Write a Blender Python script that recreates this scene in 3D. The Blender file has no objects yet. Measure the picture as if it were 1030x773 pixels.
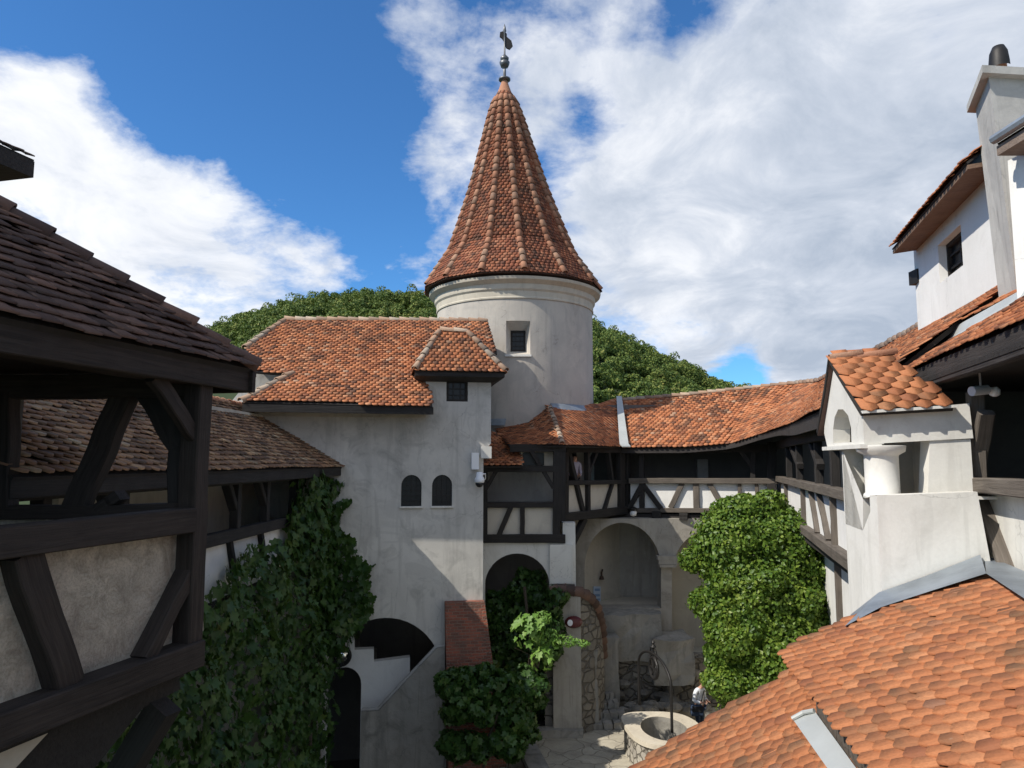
import bpy, math, random
import numpy as np
from mathutils import Vector as V, Matrix
from mathutils.geometry import tessellate_polygon
random.seed(7); RNG = np.random.default_rng(11)
SC = bpy.context.scene; COL = SC.collection
R = math.radians

# ------------------------------------------------------------ camera, sky, sun, exposure
EYE = V((0, 0, 8.5)); PITCH = R(6.02); FPX = 744.0
cam_d = bpy.data.cameras.new('camera'); cam = bpy.data.objects.new('camera', cam_d); COL.objects.link(cam)
cam.location = EYE; cam.rotation_euler = (math.pi/2 + PITCH, 0, 0)
cam_d.sensor_width = 36; cam_d.lens = 36*FPX/1030; cam_d.clip_start = .1; cam_d.clip_end = 6000
SC.camera = cam
SUN = V((-.69, -.345, .76)).normalized()           # towards the sun
sd = bpy.data.lights.new('sun', 'SUN'); sd.energy = 4.5; sd.angle = R(.53); sd.color = (1, .94, .84)
so = bpy.data.objects.new('sun', sd); COL.objects.link(so); so.location = (-30, -10, 60)
so.rotation_euler = (-SUN).to_track_quat('-Z', 'Y').to_euler()
vs = SC.view_settings; vs.view_transform = 'Standard'; vs.look = 'None'; vs.gamma = 1; vs.use_curve_mapping = False
vs.exposure = .22
SC.cycles.max_bounces = 6; SC.cycles.diffuse_bounces = 4; SC.cycles.transmission_bounces = 4

def lk(nt, a, b): nt.links.new(a, b)
def nd(nt, t, **k):
    n = nt.nodes.new(t)
    for a, v in k.items():
        if a in n.inputs.keys(): n.inputs[a].default_value = v
        else: setattr(n, a, v)
    return n
def mth(nt, op, a, b=None, c=None, clamp=False):
    n = nt.nodes.new('ShaderNodeMath'); n.operation = op; n.use_clamp = clamp
    for i, x in enumerate((a, b, c)):
        if x is None: continue
        if isinstance(x, (int, float)): n.inputs[i].default_value = x
        else: lk(nt, x, n.inputs[i])
    return n.outputs[0]
def ramp(nt, fac, stops, interp='LINEAR'):
    n = nt.nodes.new('ShaderNodeValToRGB'); cr = n.color_ramp; cr.interpolation = interp
    while len(cr.elements) < len(stops): cr.elements.new(.5)
    for e, (p, c) in zip(cr.elements, stops):
        e.position = p; e.color = (*c, 1) if not isinstance(c, (int, float)) else (c, c, c, 1)
    lk(nt, fac, n.inputs[0]); return n.outputs[0]
def mix(nt, fac, a, b, mode='MIX'):
    n = nt.nodes.new('ShaderNodeMix'); n.data_type = 'RGBA'; n.blend_type = mode
    for i, x in ((0, fac), (6, a), (7, b)):
        if isinstance(x, (int, float)): n.inputs[i].default_value = x if i == 0 else (x, x, x, 1)
        elif isinstance(x, tuple): n.inputs[i].default_value = (*x, 1)
        else: lk(nt, x, n.inputs[i])
    return n.outputs[2]
def noise(nt, vec, scale, detail=4, rough=.55, dist=0):
    n = nd(nt, 'ShaderNodeTexNoise', Scale=scale, Detail=detail, Roughness=rough, Distortion=dist)
    lk(nt, vec, n.inputs['Vector']); return n.outputs['Fac']

def pix_dir(px, py):
    xc = (px-515)/FPX; yc = (386.5-py)/FPX
    return V((xc, math.cos(PITCH) - math.sin(PITCH)*yc, math.sin(PITCH) + math.cos(PITCH)*yc))

def make_world():
    w = bpy.data.worlds.new('World'); SC.world = w; w.use_nodes = True; nt = w.node_tree; nt.nodes.clear()
    out = nd(nt, 'ShaderNodeOutputWorld'); bg = nd(nt, 'ShaderNodeBackground', Strength=.13)
    sky = nd(nt, 'ShaderNodeTexSky', sky_type='NISHITA', sun_disc=False)
    sky.sun_elevation = math.asin(SUN.z); sky.sun_rotation = math.atan2(SUN.x, SUN.y)
    sky.air_density = 1.0; sky.dust_density = .35; sky.ozone_density = 2.5; sky.altitude = 700
    tc = nd(nt, 'ShaderNodeTexCoord'); d = tc.outputs['Generated']
    sep = nd(nt, 'ShaderNodeSeparateXYZ'); lk(nt, d, sep.inputs[0])
    # cloud layer: direction projected on a plane overhead, mixed with plain direction so that the horizon does not smear
    zz = mth(nt, 'ADD', sep.outputs[2], .35)
    cx = mth(nt, 'DIVIDE', sep.outputs[0], zz); cy = mth(nt, 'DIVIDE', sep.outputs[1], zz)
    cb = nd(nt, 'ShaderNodeCombineXYZ'); lk(nt, cx, cb.inputs[0]); lk(nt, cy, cb.inputs[1])
    p = cb.outputs[0]
    n1 = noise(nt, p, 2.1, 9, .60, .35); n2 = noise(nt, p, 6.5, 8, .62, .2); n3 = noise(nt, p, 17, 6, .6)
    base = mth(nt, 'ADD', mth(nt, 'MULTIPLY', mth(nt, 'SUBTRACT', n1, .5), 2.5), mth(nt, 'MULTIPLY', mth(nt, 'SUBTRACT', n2, .5), 1.8))
    base = mth(nt, 'ADD', base, mth(nt, 'MULTIPLY', mth(nt, 'SUBTRACT', n3, .5), .55))
    # where in the sky the cloud masses and the clear gaps lie: (direction, angular radius, weight)
    blobs = [((45, 95), .09, .85), ((90, 170), .13, .75), ((190, 215), .10, .55), ((265, 240), .10, .65), ((330, 262), .05, .45), ((250, 130), .03, .35), ((400, 30), .06, .45), ((40, 250), .18, .30), ((10, 30), .06, -.6), ((150, 110), .06, -.45), ((420, 60), .10, .30), ((455, 160), .07, .55), ((545, 80), .06, .55), ((430, 260), .08, .35),
             ((430, 130), .07, .45), ((410, 190), .05, .25), ((640, 60), .10, .35), ((690, 180), .16, .75), ((640, 250), .10, .5), ((800, 80), .18, .5), ((860, 200), .2, .7), ((790, 300), .16, .75), ((980, 240), .22, .75), ((1010, 60), .14, .5), ((805, 366), .03, .8),
             ((250, 40), .22, -.9), ((330, 150), .13, -.85), ((590, 120), .04, -.5), ((940, 50), .04, -.6), ((170, 60), .12, -.5), ((750, 375), .04, -1.2), ((850, 385), .04, -1.0), ((390, 225), .05, -.5), ((545, 165), .035, -.5), ((690, 20), .035, -.5)]
    extra = [((0, -1, .45), .8, .55), ((1, -.3, .7), .6, .45), ((-.2, 0, 1), .5, .3)]  # added clouds out of view, whitening the blue ambient light
    tot = base; mass = None
    for (px, py), rad, wt in blobs + [((e[0], e[1:]), r_, w_) for e, r_, w_ in extra]:
        dv = pix_dir(px, py).normalized() if rad < .4 else V((px, py[0], py[1])).normalized()
        vm = nd(nt, 'ShaderNodeVectorMath', operation='DISTANCE'); lk(nt, d, vm.inputs[0]); vm.inputs[1].default_value = dv
        q = mth(nt, 'DIVIDE', vm.outputs['Value'], rad)
        g = mth(nt, 'POWER', 2.718, mth(nt, 'MULTIPLY', mth(nt, 'MULTIPLY', q, q), -1))
        tot = mth(nt, 'ADD', tot, mth(nt, 'MULTIPLY', g, wt))
    dens = ramp(nt, tot, [(-.0, 0), (.12, .14), (.32, .5), (.62, .93), (.9, 1)], 'LINEAR')
    # cloud body: bright billows, greyer where the layer is thick and its folds turn away
    n4 = noise(nt, p, 4.2, 9, .62, .5); n5 = noise(nt, p, 1.6, 5, .55, .2)
    greyer = mth(nt, 'MULTIPLY', mth(nt, 'MULTIPLY_ADD', sep.outputs[0], 1.1, .35, clamp=True), .42)
    shade = mth(nt, 'ADD', mth(nt, 'ADD', mth(nt, 'MULTIPLY', n4, 1.15), mth(nt, 'MULTIPLY', n5, .30)), greyer)
    ccol = ramp(nt, mth(nt, 'SUBTRACT', shade, .30), [(.30, (6.9, 7.0, 7.1)), (.48, (6.0, 6.2, 6.6)), (.68, (4.3, 4.7, 5.4)), (.92, (3.0, 3.5, 4.3))])
    skyc = mix(nt, 1.0, sky.outputs[0], (.40, .78, 1.10), 'MULTIPLY')
    lk(nt, mix(nt, dens, skyc, ccol), bg.inputs[0]); lk(nt, bg.outputs[0], out.inputs[0])
make_world()

# ------------------------------------------------------------ projection helpers
def P(px, py, Y):
    d = pix_dir(px, py); return EYE + d*(Y/d.y)
def PZ(px, py, z):
    d = pix_dir(px, py); return EYE + d*((z-EYE.z)/d.z)
class Fr:
    """plane frame: origin o, axes u (along), v (up), n = u x v (outwards)"""
    def __init__(s, o, u, v):
        s.o = V(o); s.u = V(u).normalized(); s.n = s.u.cross(V(v)).normalized(); s.v = s.n.cross(s.u)
    def w(s, a, b, c=0): return s.o + s.u*a + s.v*b + s.n*c
    def ab(s, p): q = V(p)-s.o; return (q.dot(s.u), q.dot(s.v))
    def px(s, x, y, off=0):
        d = pix_dir(x, y); t = ((s.o + s.n*off) - EYE).dot(s.n)/d.dot(s.n); return s.ab(EYE + d*t)
    def hit(s, x, y, off=0):
        a, b = s.px(x, y, off); return s.w(a, b, off)

# ------------------------------------------------------------ object helpers
def tag(o, label=None, cat=None, group=None, kind=None):
    if label: o['label'] = label
    if cat: o['category'] = cat
    if group: o['group'] = group
    if kind: o['kind'] = kind
    return o
def thing(name, loc, label, cat, group=None):
    o = bpy.data.objects.new(name, None); COL.objects.link(o); o.location = loc; o.empty_display_size = .2
    return tag(o, label, cat, group)
def base_of(o):
    b = V((0, 0, 0))
    while o is not None: b += V(o.location); o = o.parent
    return b
class MB:
    def __init__(s): s.v = []; s.f = []; s.m = []; s.g = []; s.mi = 0
    def add(s, vs, fs, gc=None):
        k = len(s.v); s.v += [tuple(x) for x in vs]; s.f += [tuple(i+k for i in f) for f in fs]; s.m += [s.mi]*len(fs)
        s.g += gc if gc else [(x[0], x[1], x[2]) for x in vs]
    def box(s, c, size, ax=None):
        c = V(c); ax = ax or (V((1, 0, 0)), V((0, 1, 0)), V((0, 0, 1)))
        h = [x/2 for x in size]; vs = []
        for sx in (-1, 1):
            for sy in (-1, 1):
                for sz in (-1, 1): vs.append(c + ax[0]*h[0]*sx + ax[1]*h[1]*sy + ax[2]*h[2]*sz)
        s.add(vs, [(0, 1, 3, 2), (4, 6, 7, 5), (0, 4, 5, 1), (2, 3, 7, 6), (0, 2, 6, 4), (1, 5, 7, 3)])
    def beam(s, p0, p1, w, h, out, ch=.012, seg=4, wob=.006):
        """hewn timber from p0 to p1: h across in the wall's plane, w along `out`; chamfered, slightly uneven"""
        p0 = V(p0); p1 = V(p1); d = (p1-p0); L = d.length; d.normalize(); o = (V(out) - d*V(out).dot(d)).normalized(); q = d.cross(o)
        ch = min(ch, w*.2, h*.2)
        prof = [(-h/2+ch, -w/2), (h/2-ch, -w/2), (h/2, -w/2+ch), (h/2, w/2-ch), (h/2-ch, w/2), (-h/2+ch, w/2), (-h/2, w/2-ch), (-h/2, -w/2+ch)]
        seed = random.random()*50; vs = []; gc = []; fs = []
        for i in range(seg+1):
            t = i/seg; k = 0 if i in (0, seg) else 1
            ja = random.uniform(-wob, wob); jb = random.uniform(-wob, wob); sc = 1 + random.uniform(-.03, .03)
            for (a, b) in prof:
                vs.append(p0 + d*L*t + q*(a*sc+ja) + o*(b*sc+jb*k)); gc.append((seed + L*t, a*1.0 + seed*3, b*1.0))
            if i:
                for j in range(8): a0 = (i-1)*8+j; a1 = (i-1)*8+(j+1) % 8; fs.append((a0, a1, a1+8, a0+8))
        fs.append(tuple(range(7, -1, -1))); fs.append(tuple(range(seg*8, seg*8+8)))
        s.add(vs, fs, gc)
    def tube(s, pts, r, n=8, closed=False):
        pts = [V(p) for p in pts]; vs = []; fs = []; N = len(pts); up = V((0, 0, 1)); prev = None
        for i, p in enumerate(pts):
            a = pts[(i-1) % N] if (i or closed) else p; b = pts[(i+1) % N] if (i < N-1 or closed) else p
            d = (b-a).normalized(); x = d.cross(prev if prev is not None else (up if abs(d.z) < .9 else V((1, 0, 0))))
            if x.length < 1e-4: x = d.cross(V((1, .1, 0)))
            x.normalize(); y = x.cross(d).normalized(); prev = y
            rr = r(i/(N-1)) if callable(r) else r
            for j in range(n): t = 2*math.pi*j/n; vs.append(p + x*math.cos(t)*rr + y*math.sin(t)*rr)
        for i in range(N if closed else N-1):
            for j in range(n): a = i*n+j; b = i*n+(j+1) % n; c = ((i+1) % N)*n; fs.append((a, b, c+(j+1) % n, c+j))
        if not closed: fs.append(tuple(range(n-1, -1, -1))); fs.append(tuple(range((N-1)*n, N*n)))
        s.add(vs, fs)
    def lathe(s, c, prof, n=24, lean=(0, 0), caps=True):
        c = V(c); z0 = prof[0][1]; z1 = prof[-1][1]; vs = []; fs = []
        for (r, z) in prof:
            t = (z-z0)/((z1-z0) or 1)
            for j in range(n): a = 2*math.pi*j/n; vs.append(c + V((r*math.cos(a)+lean[0]*t, r*math.sin(a)+lean[1]*t, z)))
        for i in range(len(prof)-1):
            for j in range(n): a = i*n+j; b = i*n+(j+1) % n; fs.append((a, b, b+n, a+n))
        if caps: fs.append(tuple(range(n-1, -1, -1))); fs.append(tuple(range((len(prof)-1)*n, len(prof)*n)))
        s.add(vs, fs)
    def prism(s, pts, vec, holes=()):
        """polygon (3D points, coplanar) with holes, extruded by vec"""
        loops = [[V(p) for p in pts]] + [[V(p) for p in h] for h in holes]; flat = [p for l in loops for p in l]; n = len(flat); vec = V(vec)
        tris = tessellate_polygon(loops); nrm = V((0, 0, 0))
        for i in range(len(loops[0])): nrm += loops[0][i].cross(loops[0][(i+1) % len(loops[0])])
        fs = []
        for t in tris:
            a, b, c = (flat[i] for i in t)
            if (b-a).cross(c-a).length < 1e-10: continue
            if (b-a).cross(c-a).dot(vec) > 0: t = (t[0], t[2], t[1])
            fs.append(tuple(t)); fs.append(tuple(i+n for i in reversed(t)))
        k = 0
        for li, l in enumerate(loops):
            m = len(l); sgn = V((0, 0, 0))
            for i in range(m): sgn += l[i].cross(l[(i+1) % m])
            flip = (sgn.dot(vec) < 0) != (li > 0)
            for i in range(m):
                a = k+i; b = k+(i+1) % m; f = (a, b, b+n, a+n) if not flip else (b, a, a+n, b+n); fs.append(f)
            k += m
        s.add(flat + [p+vec for p in flat], fs)
    def build(s, name, m, parent=None, smooth=False, loc=None):
        me = bpy.data.meshes.new(name); b = base_of(parent) if parent is not None else V(loc or (0, 0, 0))
        me.from_pydata([(x-b.x, y-b.y, z-b.z) for x, y, z in s.v], [], s.f)
        ms = m if isinstance(m, (list, tuple)) else [m]
        for x in ms: me.materials.append(x)
        if len(ms) > 1: me.polygons.foreach_set('material_index', s.m)
        if s.g:
            at = me.attributes.new('gc', 'FLOAT_VECTOR', 'POINT'); at.data.foreach_set('vector', np.array(s.g, dtype=np.float32).ravel())
        if smooth: me.polygons.foreach_set('use_smooth', [True]*len(me.polygons))
        me.update()
        o = bpy.data.objects.new(name, me); COL.objects.link(o)
        if parent is not None: o.parent = parent
        else: o.location = b
        return o
def npmesh(name, Vt, F, m, parent=None, smooth=False, loc=None, mi=None):
    """Vt (n,3) world coordinates, F (k,3|4) faces"""
    me = bpy.data.meshes.new(name); b = base_of(parent) if parent is not None else V(loc or (0, 0, 0))
    Vt = np.asarray(Vt, dtype=np.float32) - np.array(b, dtype=np.float32); F = np.asarray(F, dtype=np.int32); k = F.shape[1]
    me.vertices.add(len(Vt)); me.vertices.foreach_set('co', Vt.ravel()); me.loops.add(F.size); me.loops.foreach_set('vertex_index', F.ravel())
    me.polygons.add(len(F)); me.polygons.foreach_set('loop_start', np.arange(0, F.size, k, dtype=np.int32)); me.polygons.foreach_set('loop_total', np.full(len(F), k, dtype=np.int32))
    for x in (m if isinstance(m, (list, tuple)) else [m]): me.materials.append(x)
    if mi is not None: me.polygons.foreach_set('material_index', np.asarray(mi, dtype=np.int32))
    if smooth: me.polygons.foreach_set('use_smooth', np.ones(len(F), dtype=bool))
    me.update(); me.validate()
    o = bpy.data.objects.new(name, me); COL.objects.link(o)
    if parent is not None: o.parent = parent
    else: o.location = b
    return o
def arc2(cx, cy, rx, ry, a0, a1, n): return [(cx+rx*math.cos(R(a0+(a1-a0)*i/n)), cy+ry*math.sin(R(a0+(a1-a0)*i/n))) for i in range(n+1)]
def arch_hole(x0, x1, y0, ysp, ytop, n=14):
    """2D outline of an arched opening"""
    return [(x0, y0), (x1, y0)] + arc2((x0+x1)/2, ysp, (x1-x0)/2, ytop-ysp, 0, 180, n)

# ------------------------------------------------------------ materials
def new_mat(name, rough=.85, spec=.3):
    m = bpy.data.materials.new(name); m.use_nodes = True; nt = m.node_tree; b = nt.nodes['Principled BSDF']
    b.inputs['Roughness'].default_value = rough; b.inputs['Specular IOR Level'].default_value = spec
    return m, nt, b
def pos(nt): return nd(nt, 'ShaderNodeNewGeometry').outputs['Position']
def bump(nt, b, h, dist=.01, strength=1.0):
    n = nd(nt, 'ShaderNodeBump', Strength=strength, Distance=dist); lk(nt, h, n.inputs['Height']); lk(nt, n.outputs[0], b.inputs['Normal'])
def m_plaster(name, c, c2, stain=(.25, .24, .22), amt=.5, rough=.92, streak=.35, bd=.012):
    m, nt, b = new_mat(name, rough, .15); p = pos(nt)
    a = noise(nt, p, .55, 6, .62, .6); f = ramp(nt, a, [(.34, 0), (.66, 1)]); col = mix(nt, f, c, c2)
    s = noise(nt, p, 1.6, 8, .68, 1.0); sf = ramp(nt, s, [(.50, 0), (.74, amt)]); col = mix(nt, sf, col, stain)
    mp = nd(nt, 'ShaderNodeMapping'); lk(nt, p, mp.inputs[0]); mp.inputs['Scale'].default_value = (2.6, 2.6, .28)
    st = noise(nt, mp.outputs[0], 1.3, 6, .6, .2); col = mix(nt, ramp(nt, st, [(.52, 0), (.76, streak)]), col, stain)
    pt = noise(nt, p, .42, 3, .5, 1.5); col = mix(nt, ramp(nt, pt, [(.555, 0), (.567, .45)]), col, c2); pt2 = noise(nt, mp.outputs[0], .9, 3, .5, 2.0); col = mix(nt, ramp(nt, pt2, [(.60, 0), (.63, streak*.7)]), col, tuple(x*.72 for x in c2))
    cv = nd(nt, 'ShaderNodeTexVoronoi', Scale=.55, feature='DISTANCE_TO_EDGE'); wn = nd(nt, 'ShaderNodeTexNoise', Scale=1.5, Detail=8); lk(nt, p, wn.inputs['Vector']); wm = nd(nt, 'ShaderNodeVectorMath', operation='MULTIPLY_ADD'); lk(nt, wn.outputs['Color'], wm.inputs[0]); wm.inputs[1].default_value = (1.6, 1.6, 1.6); lk(nt, p, wm.inputs[2]); lk(nt, wm.outputs[0], cv.inputs['Vector']); crk = mth(nt, 'MULTIPLY', ramp(nt, cv.outputs['Distance'], [(.002, 1), (.007, 0)]), ramp(nt, a, [(.5, 0), (.6, .55)])); col = mix(nt, crk, col, tuple(x*.45 for x in c2))
    g = noise(nt, p, 34, 3, .6); col = mix(nt, ramp(nt, g, [(.3, .0), (.75, .16)]), col, tuple(x*.62 for x in c))
    lk(nt, col, b.inputs[0])
    h = mth(nt, 'ADD', mth(nt, 'MULTIPLY', noise(nt, p, 1.7, 3, .5), 1.1), mth(nt, 'MULTIPLY', noise(nt, p, 26, 4, .6), .16)); bump(nt, b, h, bd)
    return m
def m_wood(name, c, c2, rough=.8, gs=1.0):
    m, nt, b = new_mat(name, rough, .25); at = nd(nt, 'ShaderNodeAttribute', attribute_name='gc')
    mp = nd(nt, 'ShaderNodeMapping'); lk(nt, at.outputs['Vector'], mp.inputs[0]); mp.inputs['Scale'].default_value = (1.3*gs, 26*gs, 26*gs)
    g = noise(nt, mp.outputs[0], 1.0, 7, .65, .6); col = mix(nt, ramp(nt, g, [(.3, 0), (.72, 1)]), c, c2)
    n2 = noise(nt, pos(nt), 2.2, 4, .6); col = mix(nt, ramp(nt, n2, [(.45, 0), (.8, .5)]), col, tuple(x*.45 for x in c))
    lk(nt, col, b.inputs[0]); bump(nt, b, g, .012)
    return m
def m_tile(name, stops, dirt=(.055, .048, .04), damt=.7, rough=.8, dsc=1.1):
    m, nt, b = new_mat(name, rough, .2); geo = nd(nt, 'ShaderNodeNewGeometry'); p = geo.outputs['Position']; r = geo.outputs['Random Per Island']
    col = ramp(nt, r, stops)
    d = noise(nt, p, dsc, 6, .65, .5); r2 = mth(nt, 'FRACT', mth(nt, 'MULTIPLY', r, 17.31))
    dd = mth(nt, 'ADD', d, mth(nt, 'MULTIPLY', mth(nt, 'SUBTRACT', r2, .5), .28))
    col = mix(nt, ramp(nt, dd, [(.50, 0), (.72, damt)]), col, dirt)
    f = noise(nt, p, 38, 4, .65); col = mix(nt, ramp(nt, f, [(.42, 0), (.8, .55)]), col, tuple(x*.5 for x in stops[len(stops)//2][1]))
    li = noise(nt, p, 12, 4, .7); col = mix(nt, ramp(nt, li, [(.68, 0), (.80, .35)]), col, (.32, .30, .24))
    lk(nt, col, b.inputs[0]); bump(nt, b, noise(nt, p, 60, 4, .6), .004)
    return m
def m_flat(name, c, rough=.6, metal=0, spec=.4, var=.0, bsc=30, bd=.0, emit=None):
    m, nt, b = new_mat(name, rough, spec); b.inputs['Metallic'].default_value = metal
    p = pos(nt); n = noise(nt, p, bsc*.3, 5, .6)
    lk(nt, mix(nt, ramp(nt, n, [(.35, 0), (.7, var)]), c, tuple(x*.45 for x in c)), b.inputs[0])
    if bd: bump(nt, b, noise(nt, p, bsc, 4, .6), bd)
    return m
def m_leaf(name, stops, trans=.35, rough=.5, psc=.9):
    m, nt, b = new_mat(name, rough, .35); geo = nd(nt, 'ShaderNodeNewGeometry'); r = geo.outputs['Random Per Island']
    n = noise(nt, geo.outputs['Position'], psc, 4, .6)
    f = mth(nt, 'ADD', mth(nt, 'MULTIPLY', r, .6), mth(nt, 'MULTIPLY', mth(nt, 'SUBTRACT', n, .3), .9), clamp=True); col = ramp(nt, f, stops)
    lk(nt, col, b.inputs[0]); tr = nd(nt, 'ShaderNodeBsdfTranslucent'); lk(nt, mix(nt, .5, col, (.16, .26, .03)), tr.inputs[0])
    ms = nd(nt, 'ShaderNodeMixShader', Fac=trans); lk(nt, b.outputs[0], ms.inputs[1]); lk(nt, tr.outputs[0], ms.inputs[2]); lk(nt, ms.outputs[0], nt.nodes['Material Output'].inputs[0])
    return m
def m_stone(name, c, c2, mortar, scale=3.2, sq=(1, 1, 1.5)):
    m, nt, b = new_mat(name, .9, .15); p = pos(nt)
    nv = nd(nt, 'ShaderNodeTexNoise', Scale=2.5); lk(nt, p, nv.inputs['Vector'])
    vm = nd(nt, 'ShaderNodeVectorMath', operation='MULTIPLY_ADD'); lk(nt, nv.outputs['Color'], vm.inputs[0]); vm.inputs[1].default_value = (.16, .16, .16); lk(nt, p, vm.inputs[2])
    mp = nd(nt, 'ShaderNodeMapping'); lk(nt, vm.outputs[0], mp.inputs[0]); mp.inputs['Scale'].default_value = sq
    vo = nd(nt, 'ShaderNodeTexVoronoi', Scale=scale); lk(nt, mp.outputs[0], vo.inputs['Vector'])
    ve = nd(nt, 'ShaderNodeTexVoronoi', Scale=scale, feature='DISTANCE_TO_EDGE'); lk(nt, mp.outputs[0], ve.inputs['Vector'])
    sx = nd(nt, 'ShaderNodeSeparateXYZ'); lk(nt, vo.outputs['Color'], sx.inputs[0])
    col = mix(nt, sx.outputs[0], c, c2); col = mix(nt, ramp(nt, noise(nt, p, 9, 6, .7), [(.4, 0), (.8, .7)]), col, tuple(x*.5 for x in c))
    e = ramp(nt, ve.outputs['Distance'], [(.02, 0), (.10, 1)]); lk(nt, mix(nt, e, mortar, col), b.inputs[0])
    bump(nt, b, mth(nt, 'ADD', e, mth(nt, 'MULTIPLY', noise(nt, p, 14, 5, .6), .4)), .05)
    return m

def m_rough(name):
    m, nt, b = new_mat(name, .95, .1); p = pos(nt)
    a = noise(nt, p, 3.2, 10, .72, 1.2); col = ramp(nt, a, [(.30, (.27, .235, .185)), (.44, (.46, .41, .33)), (.58, (.64, .575, .47)), (.72, (.74, .675, .56))])
    s = noise(nt, p, .9, 5, .6, .5); col = mix(nt, ramp(nt, s, [(.42, 0), (.66, .5)]), col, (.30, .27, .23)); col = mix(nt, ramp(nt, noise(nt, p, 45, 4, .7), [(.45, 0), (.75, .45)]), col, (.12, .105, .085))
    lk(nt, col, b.inputs[0]); bump(nt, b, mth(nt, 'ADD', a, mth(nt, 'MULTIPLY', noise(nt, p, 30, 5, .7), .35)), .05); return m
M = {}
M['facade'] = m_plaster('facade_plaster', (.66, .635, .58), (.51, .49, .45), (.26, .25, .23), .7, streak=.5)
M['white'] = m_plaster('white_plaster', (.80, .785, .75), (.70, .685, .65), (.42, .40, .36), .22, streak=.18)
M['limewash'] = m_plaster('limewash', (.74, .72, .67), (.66, .64, .585), (.36, .34, .30), .35, streak=.3)
M['cream'] = m_plaster('cream_plaster', (.60, .545, .44), (.50, .45, .37), (.30, .265, .21), .5)
M['grey'] = m_plaster('grey_plaster', (.42, .41, .39), (.33, .325, .31), (.17, .165, .155), .6, streak=.5)
M['drum'] = m_plaster('tower_plaster', (.55, .50, .43), (.43, .395, .35), (.32, .30, .275), .55, streak=.45)
M['panel'] = m_rough('rough_panel_plaster')
M['chimney'] = m_plaster('sooty_chimney_plaster', (.52, .50, .46), (.40, .385, .36), (.18, .17, .155), .65, streak=.6, bd=.02)
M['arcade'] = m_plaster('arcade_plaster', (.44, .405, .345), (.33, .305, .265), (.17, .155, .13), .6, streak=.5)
M['panel_far'] = m_plaster('gallery_panel_plaster', (.62, .57, .48), (.52, .48, .41), (.34, .31, .27), .4, streak=.15)
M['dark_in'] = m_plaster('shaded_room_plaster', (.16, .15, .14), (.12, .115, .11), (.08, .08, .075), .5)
M['wood'] = m_wood('black_timber', (.022, .020, .019), (.042, .038, .035))
M['wood_near'] = m_wood('dark_timber', (.022, .018, .016), (.060, .048, .041), gs=1.0)
M['wood_brown'] = m_wood('weathered_timber', (.09, .075, .062), (.17, .145, .12))
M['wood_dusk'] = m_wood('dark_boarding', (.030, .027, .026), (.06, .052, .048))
OR = [(0, (.27, .105, .055)), (.1, (.35, .135, .062)), (.4, (.41, .158, .070)), (.75, (.45, .18, .080)), (.985, (.48, .21, .10)), (1, (.26, .13, .08))]
RD = [(0, (.10, .055, .04)), (.15, (.28, .105, .055)), (.4, (.42, .155, .070)), (.75, (.50, .195, .088)), (.95, (.54, .25, .13)), (1, (.42, .28, .19))]
M['tile_new'] = m_tile('orange_tile', OR, dirt=(.12, .08, .05), damt=.8)
M['tile_red'] = m_tile('red_tile', RD, damt=.72, dsc=.9)
M['tile_cone'] = m_tile('cone_tile', [(0, (.14, .07, .05)), (.3, (.27, .095, .055)), (.7, (.36, .13, .068)), (1, (.42, .19, .11))], damt=.75)
M['tile_old'] = m_tile('old_brown_tile', [(0, (.12, .075, .05)), (.3, (.26, .15, .09)), (.7, (.38, .23, .13)), (.93, (.46, .30, .17)), (1, (.42, .35, .24))], dirt=(.06, .055, .045), damt=.8, dsc=2)
M['tile_dark'] = m_tile('dark_brown_tile', [(0, (.07, .045, .038)), (.5, (.13, .085, .07)), (.9, (.20, .12, .09)), (1, (.26, .15, .11))], dirt=(.045, .04, .036), damt=.6)
M['cap'] = m_tile('mortared_ridge_tile', [(0, (.22, .15, .11)), (.5, (.38, .25, .17)), (1, (.47, .37, .28))], dirt=(.28, .26, .22), damt=.75, dsc=2)
M['finial'] = m_flat('grey_metal', (.16, .165, .17), .45, .7, var=.4)
M['cap_red'] = m_tile('red_ridge_tile', [(0, (.28, .125, .075)), (.5, (.42, .20, .12)), (1, (.48, .28, .18))], dirt=(.15, .13, .11), damt=.6, dsc=3)
M['under'] = m_flat('roof_boarding', (.03, .026, .023), .9, var=.5)
M['zinc'] = m_flat('zinc_sheet', (.34, .38, .42), .5, .6, var=.6, bsc=9, bd=.006)
M['zinc_pale'] = m_flat('pale_zinc_sheet', (.52, .54, .52), .55, .35, var=.3, bsc=6)
M['iron'] = m_flat('dark_iron', (.035, .033, .032), .55, .6, var=.4, bd=.001)
M['rust'] = m_flat('rusty_iron', (.10, .065, .045), .75, .4, var=.5, bd=.002)
M['glass'] = m_flat('dark_glass', (.010, .011, .012), .28, 0, .35)
M['mirror'] = m_flat('mirror_glass', (.75, .76, .72), .06, 1)
M['white_pl'] = m_flat('white_plastic', (.78, .78, .78), .4)
M['grey_pl'] = m_flat('grey_plastic', (.48, .49, .50), .45)
M['black_pl'] = m_flat('black_plastic', (.015, .015, .016), .35)
M['brick'] = m_flat('red_brick', (.30, .12, .08), .9)
M['dressed'] = m_plaster('worn_masonry', (.36, .34, .30), (.26, .245, .215), (.10, .095, .085), .8, streak=.6, bd=.05)
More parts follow.
